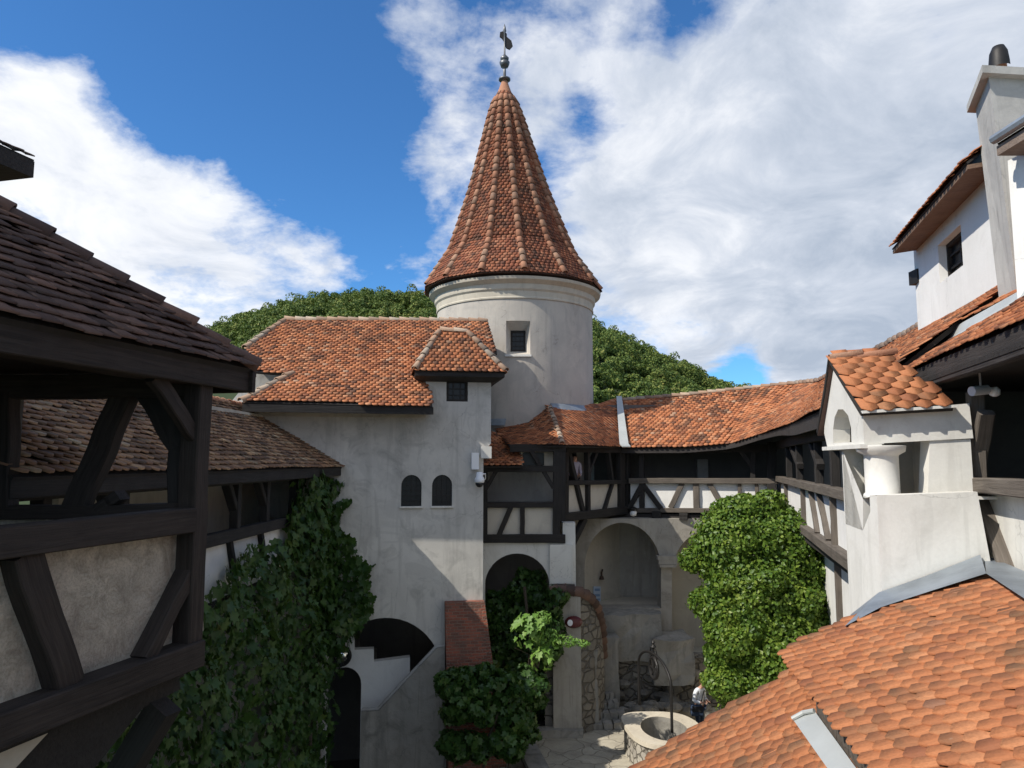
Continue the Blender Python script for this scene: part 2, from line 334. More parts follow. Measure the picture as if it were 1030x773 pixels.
# ------------------------------------------------------------ tiles, ridge caps, walls, leaves
def inside(poly, x, y):
    r = False; j = len(poly)-1
    for i in range(len(poly)):
        xi, yi = poly[i]; xj, yj = poly[j]
        if (yi > y) != (yj > y) and x < (xj-xi)*(y-yi)/(yj-yi)+xi: r = not r
        j = i
    return r
TF = [(0, 4, 5, 1), (1, 5, 6, 2), (2, 6, 7, 3), (8, 0, 1, 9), (9, 1, 2, 10), (10, 2, 3, 11), (8, 12, 4, 0), (3, 7, 13, 11)]
def tile_template(w, e, t, end, lift, crown):
    a = np.array([-.5, -.2, .2, .5] if end != 'point' else [-.5, -.05, .05, .5])*w*.97
    arc = {'arc': np.array([.26, .03, .03, .26])*w, 'point': np.array([.34, .03, .03, .34])*w, 'flat': np.zeros(4)+.0, 'slant': np.array([.10, .02, 0, .06])*w}[end]
    cr = crown*(1-(a/(w*.5))**2)
    Bv = np.stack([a, arc, lift+t+cr], 1); ln = e*(2.3 if end == 'point' else 1.75); U = np.stack([a, np.full(4, ln), -.006+cr*.6], 1); Lw = np.stack([a, arc, lift+cr*0-.002], 1)
    lo = np.array([[a[0], ln, -.014], [a[3], ln, -.014]])
    return np.concatenate([Bv, U, Lw, lo])
def tile_field(S, v_len, w, e, t=.014, end='arc', lift=.022, crown=.006, clip=None, jit=1.0, miss=0.0, sag=.012):
    T = tile_template(w, e, t, end, lift, crown); Vs = []
    rows = int(v_len/e)+1
    for j in range(rows):
        v = (j-.3)*e/v_len
        if v > 1-e*.45/v_len: break
        L = sum((S((k+1)/6, v)-S(k/6, v)).length for k in range(6)); n = max(1, int(round(L/w)))
        for i in range(-1, n+1):
            s = (i + .5 + (.5 if j % 2 else 0))/n
            if s < -.2/n or s > 1+.2/n: continue
            if clip is not None and not clip(s, v): continue
            if random.random() < miss: continue
            p = S(s, v); pu = (S(s+.01, v)-S(s-.01, v)).normalized(); pv = (S(s, v+.01)-S(s, v-.01)); nn = pu.cross(pv).normalized(); pv = nn.cross(pu)
            rz = random.gauss(0, .022)*jit; rx = random.gauss(0, .016)*jit; ry = random.gauss(0, .02)*jit
            u2 = pu + pv*rz + nn*ry; v2 = pv - pu*rz + nn*rx; q = p + pv*random.gauss(0, .006)*jit + nn*(abs(random.gauss(0, .003))*jit + sag*(math.sin(s*L*.9+v*3)+math.sin(v*v_len*1.3+1)))
            A = np.array([u2, v2, nn]); sc = 1+random.uniform(-.03, .03)
            Vs.append(T@A*np.array([sc]) + np.array(q))
    n = len(Vs)
    if n == 0: return np.zeros((0, 3)), np.zeros((0, 4), int)
    F = np.array(TF)[None]+(np.arange(n)*14)[:, None, None]
    return np.concatenate(Vs), F.reshape(-1, 4)
def planar_tiles(fr, poly, w, e, **k):
    xs = [p[0] for p in poly]; ys = [p[1] for p in poly]; x0, x1, y0, y1 = min(xs), max(xs), min(ys), max(ys)
    S = lambda s, v: fr.w(x0+(x1-x0)*s, y0+(y1-y0)*v)
    sx = sum(xs)/len(xs)
    return tile_field(S, y1-y0, w, e, clip=lambda s, v: inside(poly, x0+(x1-x0)*s, y0+(y1-y0)*v+e*.62), **k)
def roof_slope(name, fr, poly, w, e, m, parent, depth=.07, label=None, base=True, **k):
    """a planar roof slope: boarding slab + individual tiles in one mesh"""
    Vt, F = planar_tiles(fr, poly, w, e, **k)
    mb = MB(); mb.prism([fr.w(a, b, -.02) for a, b in poly], -fr.n*depth)
    o = npmesh(name, Vt, F, m, parent); 
    if base: mb.build('roof_boarding', M['under'], o)
    if label: o['label'] = label
    return o
def patch_roof(name, S, v_len, w, e, m, parent, ns=24, nv=6, base=True, depth=.06, **k):
    Vt, F = tile_field(S, v_len, w, e, **k); o = npmesh(name, Vt, F, m, parent)
    if base:
        mb = MB(); vs = []; fs = []
        for off in (-.02, -.02-depth):
            for i in range(ns+1):
                for j in range(nv+1):
                    s, v = i/ns, j/nv; p = S(s, v); n = (S(s+.01, v)-S(s-.01, v)).cross(S(s, v+.01)-S(s, v-.01)).normalized(); vs.append(p + n*off)
        N = (ns+1)*(nv+1)
        for i in range(ns):
            for j in range(nv):
                a = i*(nv+1)+j; b = a+nv+1; fs.append((a, b, b+1, a+1)); fs.append((N+a, N+a+1, N+b+1, N+b))
        for i in range(ns): a = i*(nv+1); b = a+nv+1; fs.append((a, N+a, N+b, b)); fs.append((a+nv, b+nv, N+b+nv, N+a+nv))
        for j in range(nv): fs.append((j, j+1, N+j+1, N+j)); a = ns*(nv+1)+j; fs.append((a, N+a, N+a+1, a+1))
        mb.add(vs, fs); mb.build('roof_boarding', M['under'], o)
    return o
def caps(pts, r=.09, L=.32, up=V((0, 0, 1)), wob=.02, bed=True):
    """barrel ridge tiles laid along a path from its low end to its high end"""
    pts = [V(p) for p in pts]; seg = [(pts[i+1]-pts[i]).length for i in range(len(pts)-1)]; tot = sum(seg); n = max(1, int(tot/L)); Vs = []; Fs = []; k = 0
    def at(d):
        for i, l in enumerate(seg):
            if d <= l or i == len(seg)-1: return pts[i] + (pts[i+1]-pts[i])*(d/l)
            d -= l
    for i in range(n):
        a = at(tot*i/n); b = at(tot*min(1, (i+1.18)/n)); d = (b-a).normalized(); x = d.cross(up).normalized(); y = x.cross(d)
        a = a + x*random.uniform(-wob, wob) + y*random.uniform(0, wob)
        rings = []
        for (p, rr, lift) in ((a, r*1.08, .02), (b, r*.82, 0), (a, r*.86, .02)):
            rings.append([p + x*(rr*math.cos(R(t))) + y*(rr*math.sin(R(t))*.9+lift) for t in np.linspace(-25, 205, 8)])
        vs = rings[0]+rings[1]+rings[2]; Vs += [tuple(q) for q in vs]
        for j in range(7): Fs += [(k+j, k+j+1, k+8+j+1, k+8+j), (k+16+j, k+16+j+1, k+j+1, k+j)]
        k += 24
    return np.array(Vs), np.array(Fs)
def cap_row(name, pts, m, parent, **k):
    Vt, F = caps(pts, **k); return npmesh(name, Vt, F, m, parent, smooth=False)
def slab_wall(mb, fr, outer, holes=(), th=.4, off=0): mb.prism([fr.w(a, b, off) for a, b in outer], -fr.n*th, [[fr.w(a, b, off) for a, b in h] for h in holes])
def beam2(mb, fr, p, q, h, w, off=0, **k): mb.beam(fr.w(*p, off), fr.w(*q, off), w, h, fr.n, **k)
def part_beams(parent, m, items, fr, w=.16, off=0):
    """items: (name, (a,b), (a,b), height): every timber a part of its own"""
    for it in items:
        mb = MB(); beam2(mb, fr, it[1], it[2], it[3], it[4] if len(it) > 4 else w, off=it[5] if len(it) > 5 else off); mb.build(it[0], m, parent)

LEAF = {
 'vine': (np.array([(0, 0, 0), (0, .42, -.06), (-.30, -.16, .02), (-.52, .10, .05), (-.34, .28, .0), (-.46, .62, .07), (-.16, .60, .0), (0, 1.0, -.10), (.16, .60, .0), (.46, .62, .07), (.34, .28, .0), (.52, .10, .05), (.30, -.16, .02)], float),
          [(1, i, i+1) for i in range(2, 12)] + [(1, 0, 2), (1, 12, 0)]),
 'small': (np.array([(0, 0, 0), (.36, .42, .10), (0, 1, -.02), (-.36, .42, .10)], float), [(0, 1, 2), (0, 2, 3)]),
 'slim': (np.array([(0, 0, 0), (.17, .4, .04), (0, 1, -.12), (-.17, .4, .04)], float), [(0, 1, 2), (0, 2, 3)]),
}
def leaves(name, C, N, size, m, kind='small', parent=None, droop=.6, spread=.5, loc=None):
    C = np.asarray(C, float); N = np.asarray(N, float); n = len(C); T, tr = LEAF[kind]; T = T - np.array([0, .4, 0])
    z = N + RNG.normal(0, spread, (n, 3)); z /= np.linalg.norm(z, axis=1)[:, None]+1e-9
    d = RNG.normal(0, 1-droop*.6, (n, 3)); d[:, 2] -= droop*1.6; y = d - z*(d*z).sum(1)[:, None]; y /= np.linalg.norm(y, axis=1)[:, None]+1e-9
    x = np.cross(y, z); s = (np.asarray(size)*RNG.uniform(.62, 1.25, n)) if np.isscalar(size) else np.asarray(size)
    Vt = (T[None, :, 0, None]*x[:, None] + T[None, :, 1, None]*y[:, None] + T[None, :, 2, None]*z[:, None])*s[:, None, None] + C[:, None]
    F = np.array(tr)[None] + (np.arange(n)*len(T))[:, None, None]
    return npmesh(name, Vt.reshape(-1, 3), F.reshape(-1, 3), m, parent, loc=loc)
def blob_points(blobs, dens, jit=.12, depth=.25):
    """points and normals over a set of ellipsoids ((x,y,z),(rx,ry,rz)), those buried in others dropped"""
    C = []; N = []
    for (c, r) in blobs:
        c = np.array(c); r = np.array(r); area = 4*math.pi*((r[0]*r[1])**1.6/3+(r[0]*r[2])**1.6/3+(r[1]*r[2])**1.6/3)**(1/1.6); n = int(area*dens)
        q = RNG.normal(size=(n, 3)); q /= np.linalg.norm(q, axis=1)[:, None]; k = 1-np.abs(RNG.normal(0, depth*.5, n))+RNG.normal(0, jit*.5, n)
        p = c + q*r*k[:, None]; nn = q/r; nn /= np.linalg.norm(nn, axis=1)[:, None]
        keep = np.ones(n, bool)
        for (c2, r2) in blobs:
            if c2 is c or (tuple(c2) == tuple(c)): continue
            keep &= ((((p-np.array(c2))/np.array(r2))**2).sum(1) > .62)
        C.append(p[keep]); N.append(nn[keep])
    return np.concatenate(C), np.concatenate(N)

# ------------------------------------------------------------ ground, hill, wood
GZ = 0.0
def m_paving():
    m, nt, b = new_mat('stone_paving', .85, .2); p = pos(nt)
    nv = nd(nt, 'ShaderNodeTexNoise', Scale=1.2); lk(nt, p, nv.inputs['Vector'])
    vm = nd(nt, 'ShaderNodeVectorMath', operation='MULTIPLY_ADD'); lk(nt, nv.outputs['Color'], vm.inputs[0]); vm.inputs[1].default_value = (.9, .9, 0); lk(nt, p, vm.inputs[2])
    ve = nd(nt, 'ShaderNodeTexVoronoi', Scale=1.5, feature='DISTANCE_TO_EDGE'); lk(nt, vm.outputs[0], ve.inputs['Vector'])
    vo = nd(nt, 'ShaderNodeTexVoronoi', Scale=1.5); lk(nt, vm.outputs[0], vo.inputs['Vector']); sx = nd(nt, 'ShaderNodeSeparateXYZ'); lk(nt, vo.outputs['Color'], sx.inputs[0])
    col = mix(nt, sx.outputs[0], (.50, .455, .36), (.42, .38, .30)); col = mix(nt, ramp(nt, noise(nt, p, 1.4, 7, .7), [(.4, 0), (.75, .7)]), col, (.21, .19, .155))
    e = ramp(nt, ve.outputs['Distance'], [(.004, 0), (.03, 1)]); lk(nt, mix(nt, e, (.30, .27, .215), col), b.inputs[0])
    bump(nt, b, mth(nt, 'ADD', e, noise(nt, p, 16, 4, .6)), .02); return m
M['paving'] = m_paving(); M['earth'] = m_flat('dark_earth', (.075, .06, .045), .95, var=.5, bsc=20, bd=.03)
M['grassland'] = m_flat('meadow', (.030, .048, .015), .95, var=.4, bsc=.2)
mb = MB(); mb.prism([(-.9, 23.6, 0), (.5, 19.0, 0), (1.2, 14, 0), (30, 14, 0), (30, 33, 0), (-.9, 33, 0)], (0, 0, -1.6)); tag(mb.build('courtyard_ground', M['paving']), kind='structure')
mb = MB(); mb.prism([(-14, 4, -1.55), (30, 4, -1.55), (30, 34, -1.55), (-14, 34, -1.55)], (0, 0, -.3)); tag(mb.build('lower_court_ground', M['earth']), kind='structure')
def smooth(a, b, x): t = min(1, max(0, (x-a)/(b-a))); return t*t*(3-2*t)
SKY = [(60, 345), (130, 330), (190, 318), (240, 299), (290, 287), (340, 282), (400, 284), (430, 287), (500, 290), (560, 297), (600, 314), (640, 334), (700, 361), (750, 388), (800, 408), (900, 440)]
def sky_y(px):
    return sky_y0(px) + 9*(1-smooth(430, 500, px))
def sky_y0(px):
    if px <= SKY[0][0]: return SKY[0][1]+(SKY[0][0]-px)*.2
    for (a, ya), (b, yb) in zip(SKY, SKY[1:]):
        if a <= px <= b: return ya+(yb-ya)*(px-a)/(b-a)
    return min(462, SKY[-1][1]+(px-SKY[-1][0])*.08)
HY = 260.0
def hill_z(x, y):
    px = 515+FPX*x/max(y, 60); top = (465-sky_y(px)-3.5)/FPX*HY*1.0
    if y <= HY: k = smooth(20, HY, y)**1.05
    else: k = 1-.55*smooth(HY, 520, y)
    return -26 + (top+8.5+26-8.6)*k + 1.5*math.sin(x*.05)*math.cos(y*.04)*k
xs = np.concatenate([np.linspace(-3000, -320, 8), np.linspace(-300, 300, 76), np.linspace(320, 3000, 8)]); ys = np.concatenate([np.linspace(-600, 30, 5), np.linspace(45, 420, 44), np.linspace(460, 5000, 12)])
vs = [(x, y, hill_z(x, y) if 30 < y < 600 and abs(x) < 400 else (-26 if y < 600 else hill_z(x, 599)*max(0, 1-(y-600)/900)-26*min(1, (y-600)/900))) for y in ys for x in xs]
fs = [(j*len(xs)+i, j*len(xs)+i+1, (j+1)*len(xs)+i+1, (j+1)*len(xs)+i) for j in range(len(ys)-1) for i in range(len(xs)-1)]
mb = MB(); mb.add(vs, fs); tag(mb.build('hill_terrain', M['grassland'], smooth=True), kind='structure')
M['wood_leaf'] = m_leaf('woodland_leaf', [(0, (.030, .065, .014)), (.3, (.065, .110, .022)), (.5, (.11, .16, .030)), (.7, (.17, .21, .042)), (.86, (.24, .23, .055)), (1, (.30, .20, .07))], .15, .7, psc=.07)
def woodland():
    VV = []; FF = []; k = 0; tmpl = []
    for t in range(7):
        n = 1150; lob = [(RNG.normal(0, .45, 3)*np.array([1, 1, .8]), RNG.uniform(.36, .56)) for _ in range(12)]; pts = []; nn = []
        for c, r in lob:
            q = RNG.normal(size=(n//12, 3)); q /= np.linalg.norm(q, axis=1)[:, None]; q[:, 2] = np.where(q[:, 2] < -.3, -q[:, 2], q[:, 2]); pts.append(c+q*r*RNG.uniform(.8, 1.05, (len(q), 1))); nn.append(q)
        tmpl.append((np.concatenate(pts), np.concatenate(nn)))
    cnt = 0; y = 120.0
    while y < HY+22:
        step = 4.5; x = -150.0; y += 4.9
        while x < 135:
            X = x+random.uniform(-2.4, 2.4); Y = y+random.uniform(-2.4, 2.4); x += step; px = 515+FPX*X/Y
            if px < 150 or px > 800: continue
            z = hill_z(X, Y); py = 465-(z+7-8.5)/Y*FPX
            if py > 418 or (px > 440 and px < 590) or (px < 430 and py > 350): continue
            if Y > HY+16: continue
            c, nr = tmpl[random.randrange(7)]; s = random.uniform(2.1, 3.5)*(1.2 if random.random() < .15 else 1); hh = random.uniform(.85, 1.25)
            a = random.uniform(0, 6.28); Rm = np.array([[math.cos(a), -math.sin(a), 0], [math.sin(a), math.cos(a), 0], [0, 0, 1]])
            p = (c*np.array([1, 1, hh]))@Rm.T*s + np.array([X, Y, z+s*.9]); q = nr@Rm.T + RNG.normal(0, .5, nr.shape); q /= np.linalg.norm(q, axis=1)[:, None]
            up = RNG.normal(size=q.shape); u = np.cross(q, up); u /= np.linalg.norm(u, axis=1)[:, None]; w = np.cross(q, u); ls = RNG.uniform(.17, .36, (len(p), 1))
            quad = np.stack([p-u*ls, p-w*ls*.8, p+u*ls, p+w*ls*.8], 1).reshape(-1, 3); VV.append(quad); m = len(p); FF.append(np.arange(m*4).reshape(m, 4)+k); k += m*4; cnt += 1
    o = npmesh('woodland', np.concatenate(VV), np.concatenate(FF), M['wood_leaf']); tag(o, 'dense green mixed wood covering the hill behind the round tower', 'wood', kind='stuff'); print('wood crowns', cnt, 'quads', k//4)
woodland()
X1 = V((1, 0, 0)); Y1 = V((0, 1, 0)); Z1 = V((0, 0, 1))
def poly(fr, pts, off=0): return [fr.px(x, y, off) for x, y in pts]
def pl(*pts):           # polyline of 3D points by arc length
    pts = [V(p) for p in pts]; seg = [(b-a).length for a, b in zip(pts, pts[1:])]; T = sum(seg)
    def f(s):
        d = s*T
        for i, l in enumerate(seg):
            if d <= l or i == len(seg)-1: return pts[i] + (pts[i+1]-pts[i])*(d/l)
            d -= l
    return f
def ruled(E, Rg): return lambda s, v: E(s) + (Rg(s)-E(s))*v
def pane(parent, fr, hole, depth, bars=(2, 3), name='window', m=None, bw=.03):
    """glazed window set back in a wall opening: leading bars over dark glass"""
    mb = MB(); mb.prism([fr.w(a, b, -depth) for a, b in hole], -fr.n*.03); o = mb.build(name, m or M['glass'], parent)
    xs = [p[0] for p in hole]; ys = [p[1] for p in hole]; x0, x1, y0, y1 = min(xs), max(xs), min(ys), max(ys); mb = MB()
    for i in range(1, bars[0]+1): x = x0+(x1-x0)*i/(bars[0]+1); mb.box(fr.w(x, (y0+y1)/2, -depth+.02), (bw, .03, y1-y0), (fr.u, fr.n, fr.v))
    for i in range(1, bars[1]+1): y = y0+(y1-y0)*i/(bars[1]+1); mb.box(fr.w((x0+x1)/2, y, -depth+.024), (x1-x0, .03, bw), (fr.u, fr.n, fr.v))
    mb.build('window_bars', M['iron'], o); return o

# ============================================================ castle wing (facade with the arched windows)
W = thing('castle_wing', (-4, 22, 0), 'grey plastered castle wing with red hipped roof and two small arched windows', 'building')
FB = Fr((0, 22, 0), X1, Z1)
def fx(px, y=480): return FB.px(px, y)[0]
def fz(py, x=440): return FB.px(x, py)[1]
xr = fx(487); xt = fx(495, 410); xl = -8.6
win1 = arch_hole(fx(403.5), fx(424), fz(510), fz(489), fz(478)); win2 = arch_hole(fx(434.5), fx(455), fz(510), fz(489), fz(478))
tw = [FB.px(449, 403), FB.px(471, 403), FB.px(471, 376.5), FB.px(449, 376.5)]
big = [(fx(325, 700), -1.45), (fx(446, 700), -1.45), (fx(446, 690), fz(690))] + arc2(fx(385.5, 690), fz(688), (fx(446, 690)-fx(325, 690))/2, fz(622)-fz(688), 0, 180, 24)
outer = [(xl, -1.55), (xr, -1.55), (xr, fz(455)), (xr+.04, fz(452)), (xr+.14, fz(449)), (xt, fz(446)), (xt, fz(374)), (fx(428, 400), fz(374)), (fx(428, 400), fz(406)), (xl, fz(406))]
mb = MB(); slab_wall(mb, FB, outer, [win1, win2, tw, big], .55)
mb.prism([(xr, 22.55, -1.55), (xr, 30, -1.55), (xr, 30, fz(440)), (xr, 22.55, fz(440))], (-.5, 0, 0))
mb.prism([(xl, 22.55, -1.55), (xl, 30, -1.55), (xl, 30, fz(406)), (xl, 22.55, fz(406))], (.5, 0, 0))
mb.prism([(xl+.5, 29.5, -1.55), (xr-.5, 29.5, -1.55), (xr-.5, 29.5, fz(406)), (xl+.5, 29.5, fz(406))], (0, .5, 0))
tl = fx(428, 400)
mb.prism([(xt, 22.55, fz(446)), (xt, 24.6, fz(446)), (xt, 24.6, fz(374)), (xt, 22.55, fz(374))], (-.4, 0, 0))
mb.prism([(tl, 22.55, fz(405)), (tl, 24.4, fz(405)), (tl, 24.4, fz(374)), (tl, 22.55, fz(374))], (.4, 0, 0))
mb.prism([(xl, 23.6, fz(407)), (fx(330), 23.6, fz(407)), (fx(330), 23.6, fz(407)+1.2), (xl+.9, 23.6, fz(407)+1.2)], (0, .4, 0))
mb.build('wall', M['facade'], W)
mb = MB(); mb.box(((xl+tl)/2, 21.965, fz(415)), (tl-xl, .07, fz(410)-fz(420))); mb.box(((xl+tl)/2, 21.945, fz(411)), (tl-xl, .11, .09)); mb.build('cornice', M['cream'], W)
mb = MB(); mb.box((xt-.16, 21.93, fz(455)), (.32, .14, .36)); mb.build('corbel', M['limewash'], W)
for h in (win1, win2): pane(W, FB, h, .16, (3, 5), 'arched_window', bw=.018)
for h in (win1, win2): mb = MB(); mb.box(FB.w(h[0][0]*.5+h[1][0]*.5, h[0][1]-.02, .02), (.68, .10, .05)); mb.build('window_sill', M['limewash'], W)
p_ = pane(W, FB, tw, .12, (2, 3), 'square_window', bw=.03)
mb = MB(); a0, b0 = tw[0]; a1, b1 = tw[2]; slab_wall(mb, FB, [(a0-.0, b0), (a1, b0), (a1, b1), (a0, b1)], [[(a0+.07, b0+.07), (a1-.07, b0+.07), (a1-.07, b1-.07), (a0+.07, b1-.07)]], .09, off=-.02); mb.build('window_frame', M['wood'], p_)
# roof of the wing
ze = P(340, 404, 21.05).z; zr = P(340, 320, 26.4).z
FR = Fr((0, 21.05, ze), X1, V((0, 5.35, zr-ze)))
front = poly(FR, [(243, 406), (428, 408), (430, 384), (446, 376), (512, 352), (512, 320), (310, 325), (262, 354), (265, 376), (300, 378)])
rw = roof_slope('roof', FR, front, .185, .150, M['tile_red'], W, crown=.012)
mb = MB(); hb = 29.5
rl = FR.hit(310, 325); rr = FR.hit(512, 320); ul = FR.hit(262, 354)
mb.prism([rl+V((0, .02, -.03)), rr+V((0, .02, -.03)), V((rr.x, 30.4, ze+.6)), V((ul.x-.4, 30.4, ze+.6))], (0, 0, -.08))
mb.prism([rl+V((-.02, 0, -.03)), ul+V((-.02, 0, -.03)), V((ul.x-.4, 30.4, ze+.6))], (0, 0, -.08)); mb.build('rear_roof_slope', M['under'], rw)
up = FR.n
cap_row('ridge_tile_row', [FR.hit(309, 325), FR.hit(512, 320)], M['cap'], rw, r=.11, L=.36, up=Z1)
cap_row('hip_tile_row', [FR.hit(262, 354), FR.hit(310, 325)], M['cap'], rw, r=.11, L=.34, up=up)
cap_row('hip_tile_row', [FR.hit(242, 406), FR.hit(301, 377)], M['cap'], rw, r=.11, L=.34, up=up)
mb = MB(); e0 = FR.hit(243, 407); e1 = FR.hit(429, 408)
mb.prism([e0+V((0, .03, -.03)), e1+V((0, .03, -.03)), e1+V((0, .03, -.24)), e0+V((0, .03, -.24))], (0, .05, 0))
mb.prism([V((e0.x, 21.12, e0.z-.2)), V((e1.x, 21.12, e0.z-.2)), V((e1.x, 22.0, e0.z-.12)), V((e0.x, 22.0, e0.z-.12))], (0, 0, -.03)); mb.build('eave_board', M['wood'], W)
# turret roof: hipped, over the square window
z0 = P(460, 372, 21.4).z; z1 = P(460, 331, 22.7).z
A = V((P(413, 372, 21.4).x, 21.4, z0)); B = V((P(507, 372, 21.4).x, 21.4, z0)); C_ = V((B.x, 24.6, z0)); D = V((A.x, 24.6, z0)); r1 = V((P(446, 331, 22.7).x, 22.7, z1)); r2 = V((P(474, 331, 22.7).x, 22.7, z1)); r3 = V((r2.x-.1, 24.2, z1)); 
def tri_slope(name, a, b, top, parent, m, w=.18, e=.145, **k):
    fr = Fr(a, b-a, (top[0]-a)); return roof_slope(name, fr, [fr.ab(a), fr.ab(b)] + [fr.ab(t) for t in top], w, e, m, parent, depth=.05, **k)
tr = tri_slope('turret_roof', A, B, [r2, r1], W, M['tile_red'], crown=.012)
tri_slope('turret_roof_side', B, C_, [r3, r2], tr, M['tile_red']); tri_slope('turret_roof_side', D, A, [r1, V((r1.x, 24.2, z1))], tr, M['tile_red'])
cap_row('hip_tile_row', [A+V((0, 0, .03)), r1], M['cap'], tr, r=.10, L=.32, up=V((-.3, -.6, .7))); cap_row('hip_tile_row', [B+V((0, 0, .03)), r2], M['cap'], tr, r=.10, L=.32, up=V((.3, -.6, .7)))
cap_row('ridge_tile_row', [r1, r2], M['cap'], tr, r=.10, L=.3)
mb = MB(); wz = z0-.26
top = [A+V((.03, .03, -.03)), B+V((-.03, .03, -.03)), C_+V((-.03, 0, -.03)), D+V((.03, 0, -.03))]; bot = [V((tl+.0-.06, 21.94, wz)), V((xt+.06, 21.94, wz)), V((xt+.06, 24.5, wz)), V((tl-.06, 24.5, wz))]; mid = [p-V((0, 0, .12)) for p in top]
mb.add(top+mid+bot, [(0, 1, 5, 4), (1, 2, 6, 5), (2, 3, 7, 6), (3, 0, 4, 7), (4, 5, 9, 8), (5, 6, 10, 9), (6, 7, 11, 10), (7, 4, 8, 11), (3, 2, 1, 0), (8, 9, 10, 11)]); mb.build('turret_soffit', M['wood'], tr)
# passage behind the big arch: stair wall with its small door, parapet
FS = Fr((0, 22.7, 0), X1, Z1)
st = poly(FS, [(300, 640), (361, 640), (361, 653), (380, 653), (380, 666), (416, 663), (416, 780), (300, 780)]); st[-1] = (st[-1][0], -1.5); st[-2] = (st[-2][0], -1.5)
dr = poly(FS, [(333, 770), (366, 770), (366, 690)]); dr = [(dr[0][0], -1.48), (dr[1][0], -1.48)] + arc2((dr[0][0]+dr[1][0])/2, FS.px(350, 688)[1], (dr[1][0]-dr[0][0])/2, FS.px(350, 670)[1]-FS.px(350, 688)[1], 0, 180, 14)
mb = MB(); slab_wall(mb, FS, st, [dr], .3); mb.build('stair_wall', M['white'], W)
mb = MB()
for i in range(6):
    a = FS.px(326+i*19, 640)[0]; b = FS.px(326+19+i*19, 640)[0]; z = FS.px(350, 644+13*i)[1]; mb.box(((a+b)/2, 24.2, z-.14), (b-a, 1.4, .28))
mb.box((-3.6, 26.6, 1.5), (6, .2, 7)); mb.build('stair', M['dark_in'], W)
FP = Fr((0, 21.75, 0), X1, Z1)
pp = poly(FP, [(362, 716), (379, 716), (438, 655), (446, 655)]); pp = [(pp[0][0], -1.5), pp[0], pp[1], pp[2], pp[3], (pp[3][0], -1.5)]
mb = MB(); slab_wall(mb, FP, pp[::-1], th=.22); mb.build('stair_parapet', M['dressed'], W); mb = MB(); mb.tube([FP.w(a_, b_+.03, -.1) for a_, b_ in pp[1:5]], .06, 6); mb.build('parapet_coping', M['grey'], W)
# brick buttress, battered
FQ = Fr((0, 21.2, 0), X1, Z1)
def m_brick():
    m, nt, b = new_mat('old_brick', .9, .15); p = pos(nt); sp = nd(nt, 'ShaderNodeSeparateXYZ'); lk(nt, p, sp.inputs[0]); cb = nd(nt, 'ShaderNodeCombineXYZ'); lk(nt, mth(nt, 'ADD', sp.outputs[0], sp.outputs[1]), cb.inputs[0]); lk(nt, sp.outputs[2], cb.inputs[1])
    wv = nd(nt, 'ShaderNodeTexNoise', Scale=3); lk(nt, p, wv.inputs['Vector']); vm = nd(nt, 'ShaderNodeVectorMath', operation='MULTIPLY_ADD'); lk(nt, wv.outputs['Color'], vm.inputs[0]); vm.inputs[1].default_value = (.03, .03, 0); lk(nt, cb.outputs[0], vm.inputs[2])
    br = nd(nt, 'ShaderNodeTexBrick', Scale=1.0); br.inputs['Brick Width'].default_value = .25; br.inputs['Row Height'].default_value = .082; br.inputs['Mortar Size'].default_value = .009; br.inputs['Mortar Smooth'].default_value = .4
    br.inputs['Color1'].default_value = (.36, .115, .07, 1); br.inputs['Color2'].default_value = (.17, .075, .055, 1); br.inputs['Mortar'].default_value = (.30, .24, .19, 1); lk(nt, vm.outputs[0], br.inputs['Vector'])
    lk(nt, mix(nt, ramp(nt, noise(nt, p, 2.2, 7, .7), [(.42, 0), (.75, .75)]), br.outputs[0], (.12, .09, .075)), b.inputs[0]); bump(nt, b, mth(nt, 'SUBTRACT', noise(nt, p, 20, 4), br.outputs['Fac']), .03); return m
M['oldbrick'] = m_brick()
T0 = V((fx(447, 610), 22.0, fz(607))); T1_ = V((xr+.02, 22.0, fz(607))); 
bl = [V((T0.x, 21.75, T0.z)), V((T1_.x, 21.75, T0.z)), V((T1_.x, 22, T0.z)), V((T0.x, 22, T0.z))]; q0 = P(446, 773, 20.9); q1 = P(509, 773, 20.9)
bb = [V((q0.x, 20.9, -1.55)), V((q1.x+.12, 20.9, -1.55)), V((q1.x+.12, 22, -1.55)), V((q0.x, 22, -1.55))]
mb = MB(); mb.add(bl+bb, [(3, 2, 1, 0), (0, 1, 5, 4), (1, 2, 6, 5), (2, 3, 7, 6), (3, 0, 4, 7), (4, 5, 6, 7)]); mb.build('buttress', M['oldbrick'], W)
# small fittings on the wing
jb = MB(); jb.box(FB.w(*FB.px(478, 464), .09), (.22, .16, .50)); tag(jb.build('junction_box', M['white_pl'], loc=FB.w(*FB.px(478, 464), .09)), 'white junction box on the wall above the dome camera', 'junction box')
cc = thing('dome_camera', FB.w(*FB.px(481, 480), .1), 'white dome security camera on the wing corner beside the timber frame', 'security camera')
c0 = FB.w(*FB.px(482, 484), .24)
mb = MB(); mb.lathe(c0, [(.02, .26), (.09, .25), (.10, .12), (.14, .08), (.15, -.02), (.13, -.06)], 20); mb.tube([c0+V((0, 0, .2)), c0+V((.18, .05, .2)), c0+V((.2, .2, .05)), c0+V((.1, .24, -.05))], .02); mb.build('camera_body', M['white_pl'], cc, smooth=True)
mb = MB(); mb.lathe(c0, [(.125, -.06), (.115, -.12), (.07, -.18), (.01, -.20)], 20); mb.build('camera_dome', M['black_pl'], cc, smooth=True)
FSm = Fr((0, 22.7, 0), X1, Z1); cm = FSm.w(*FSm.px(348, 658), .06); mb = MB()
mt = thing('convex_mirror', cm, 'round convex mirror with dark rim on the white stair wall above the arched door', 'mirror')
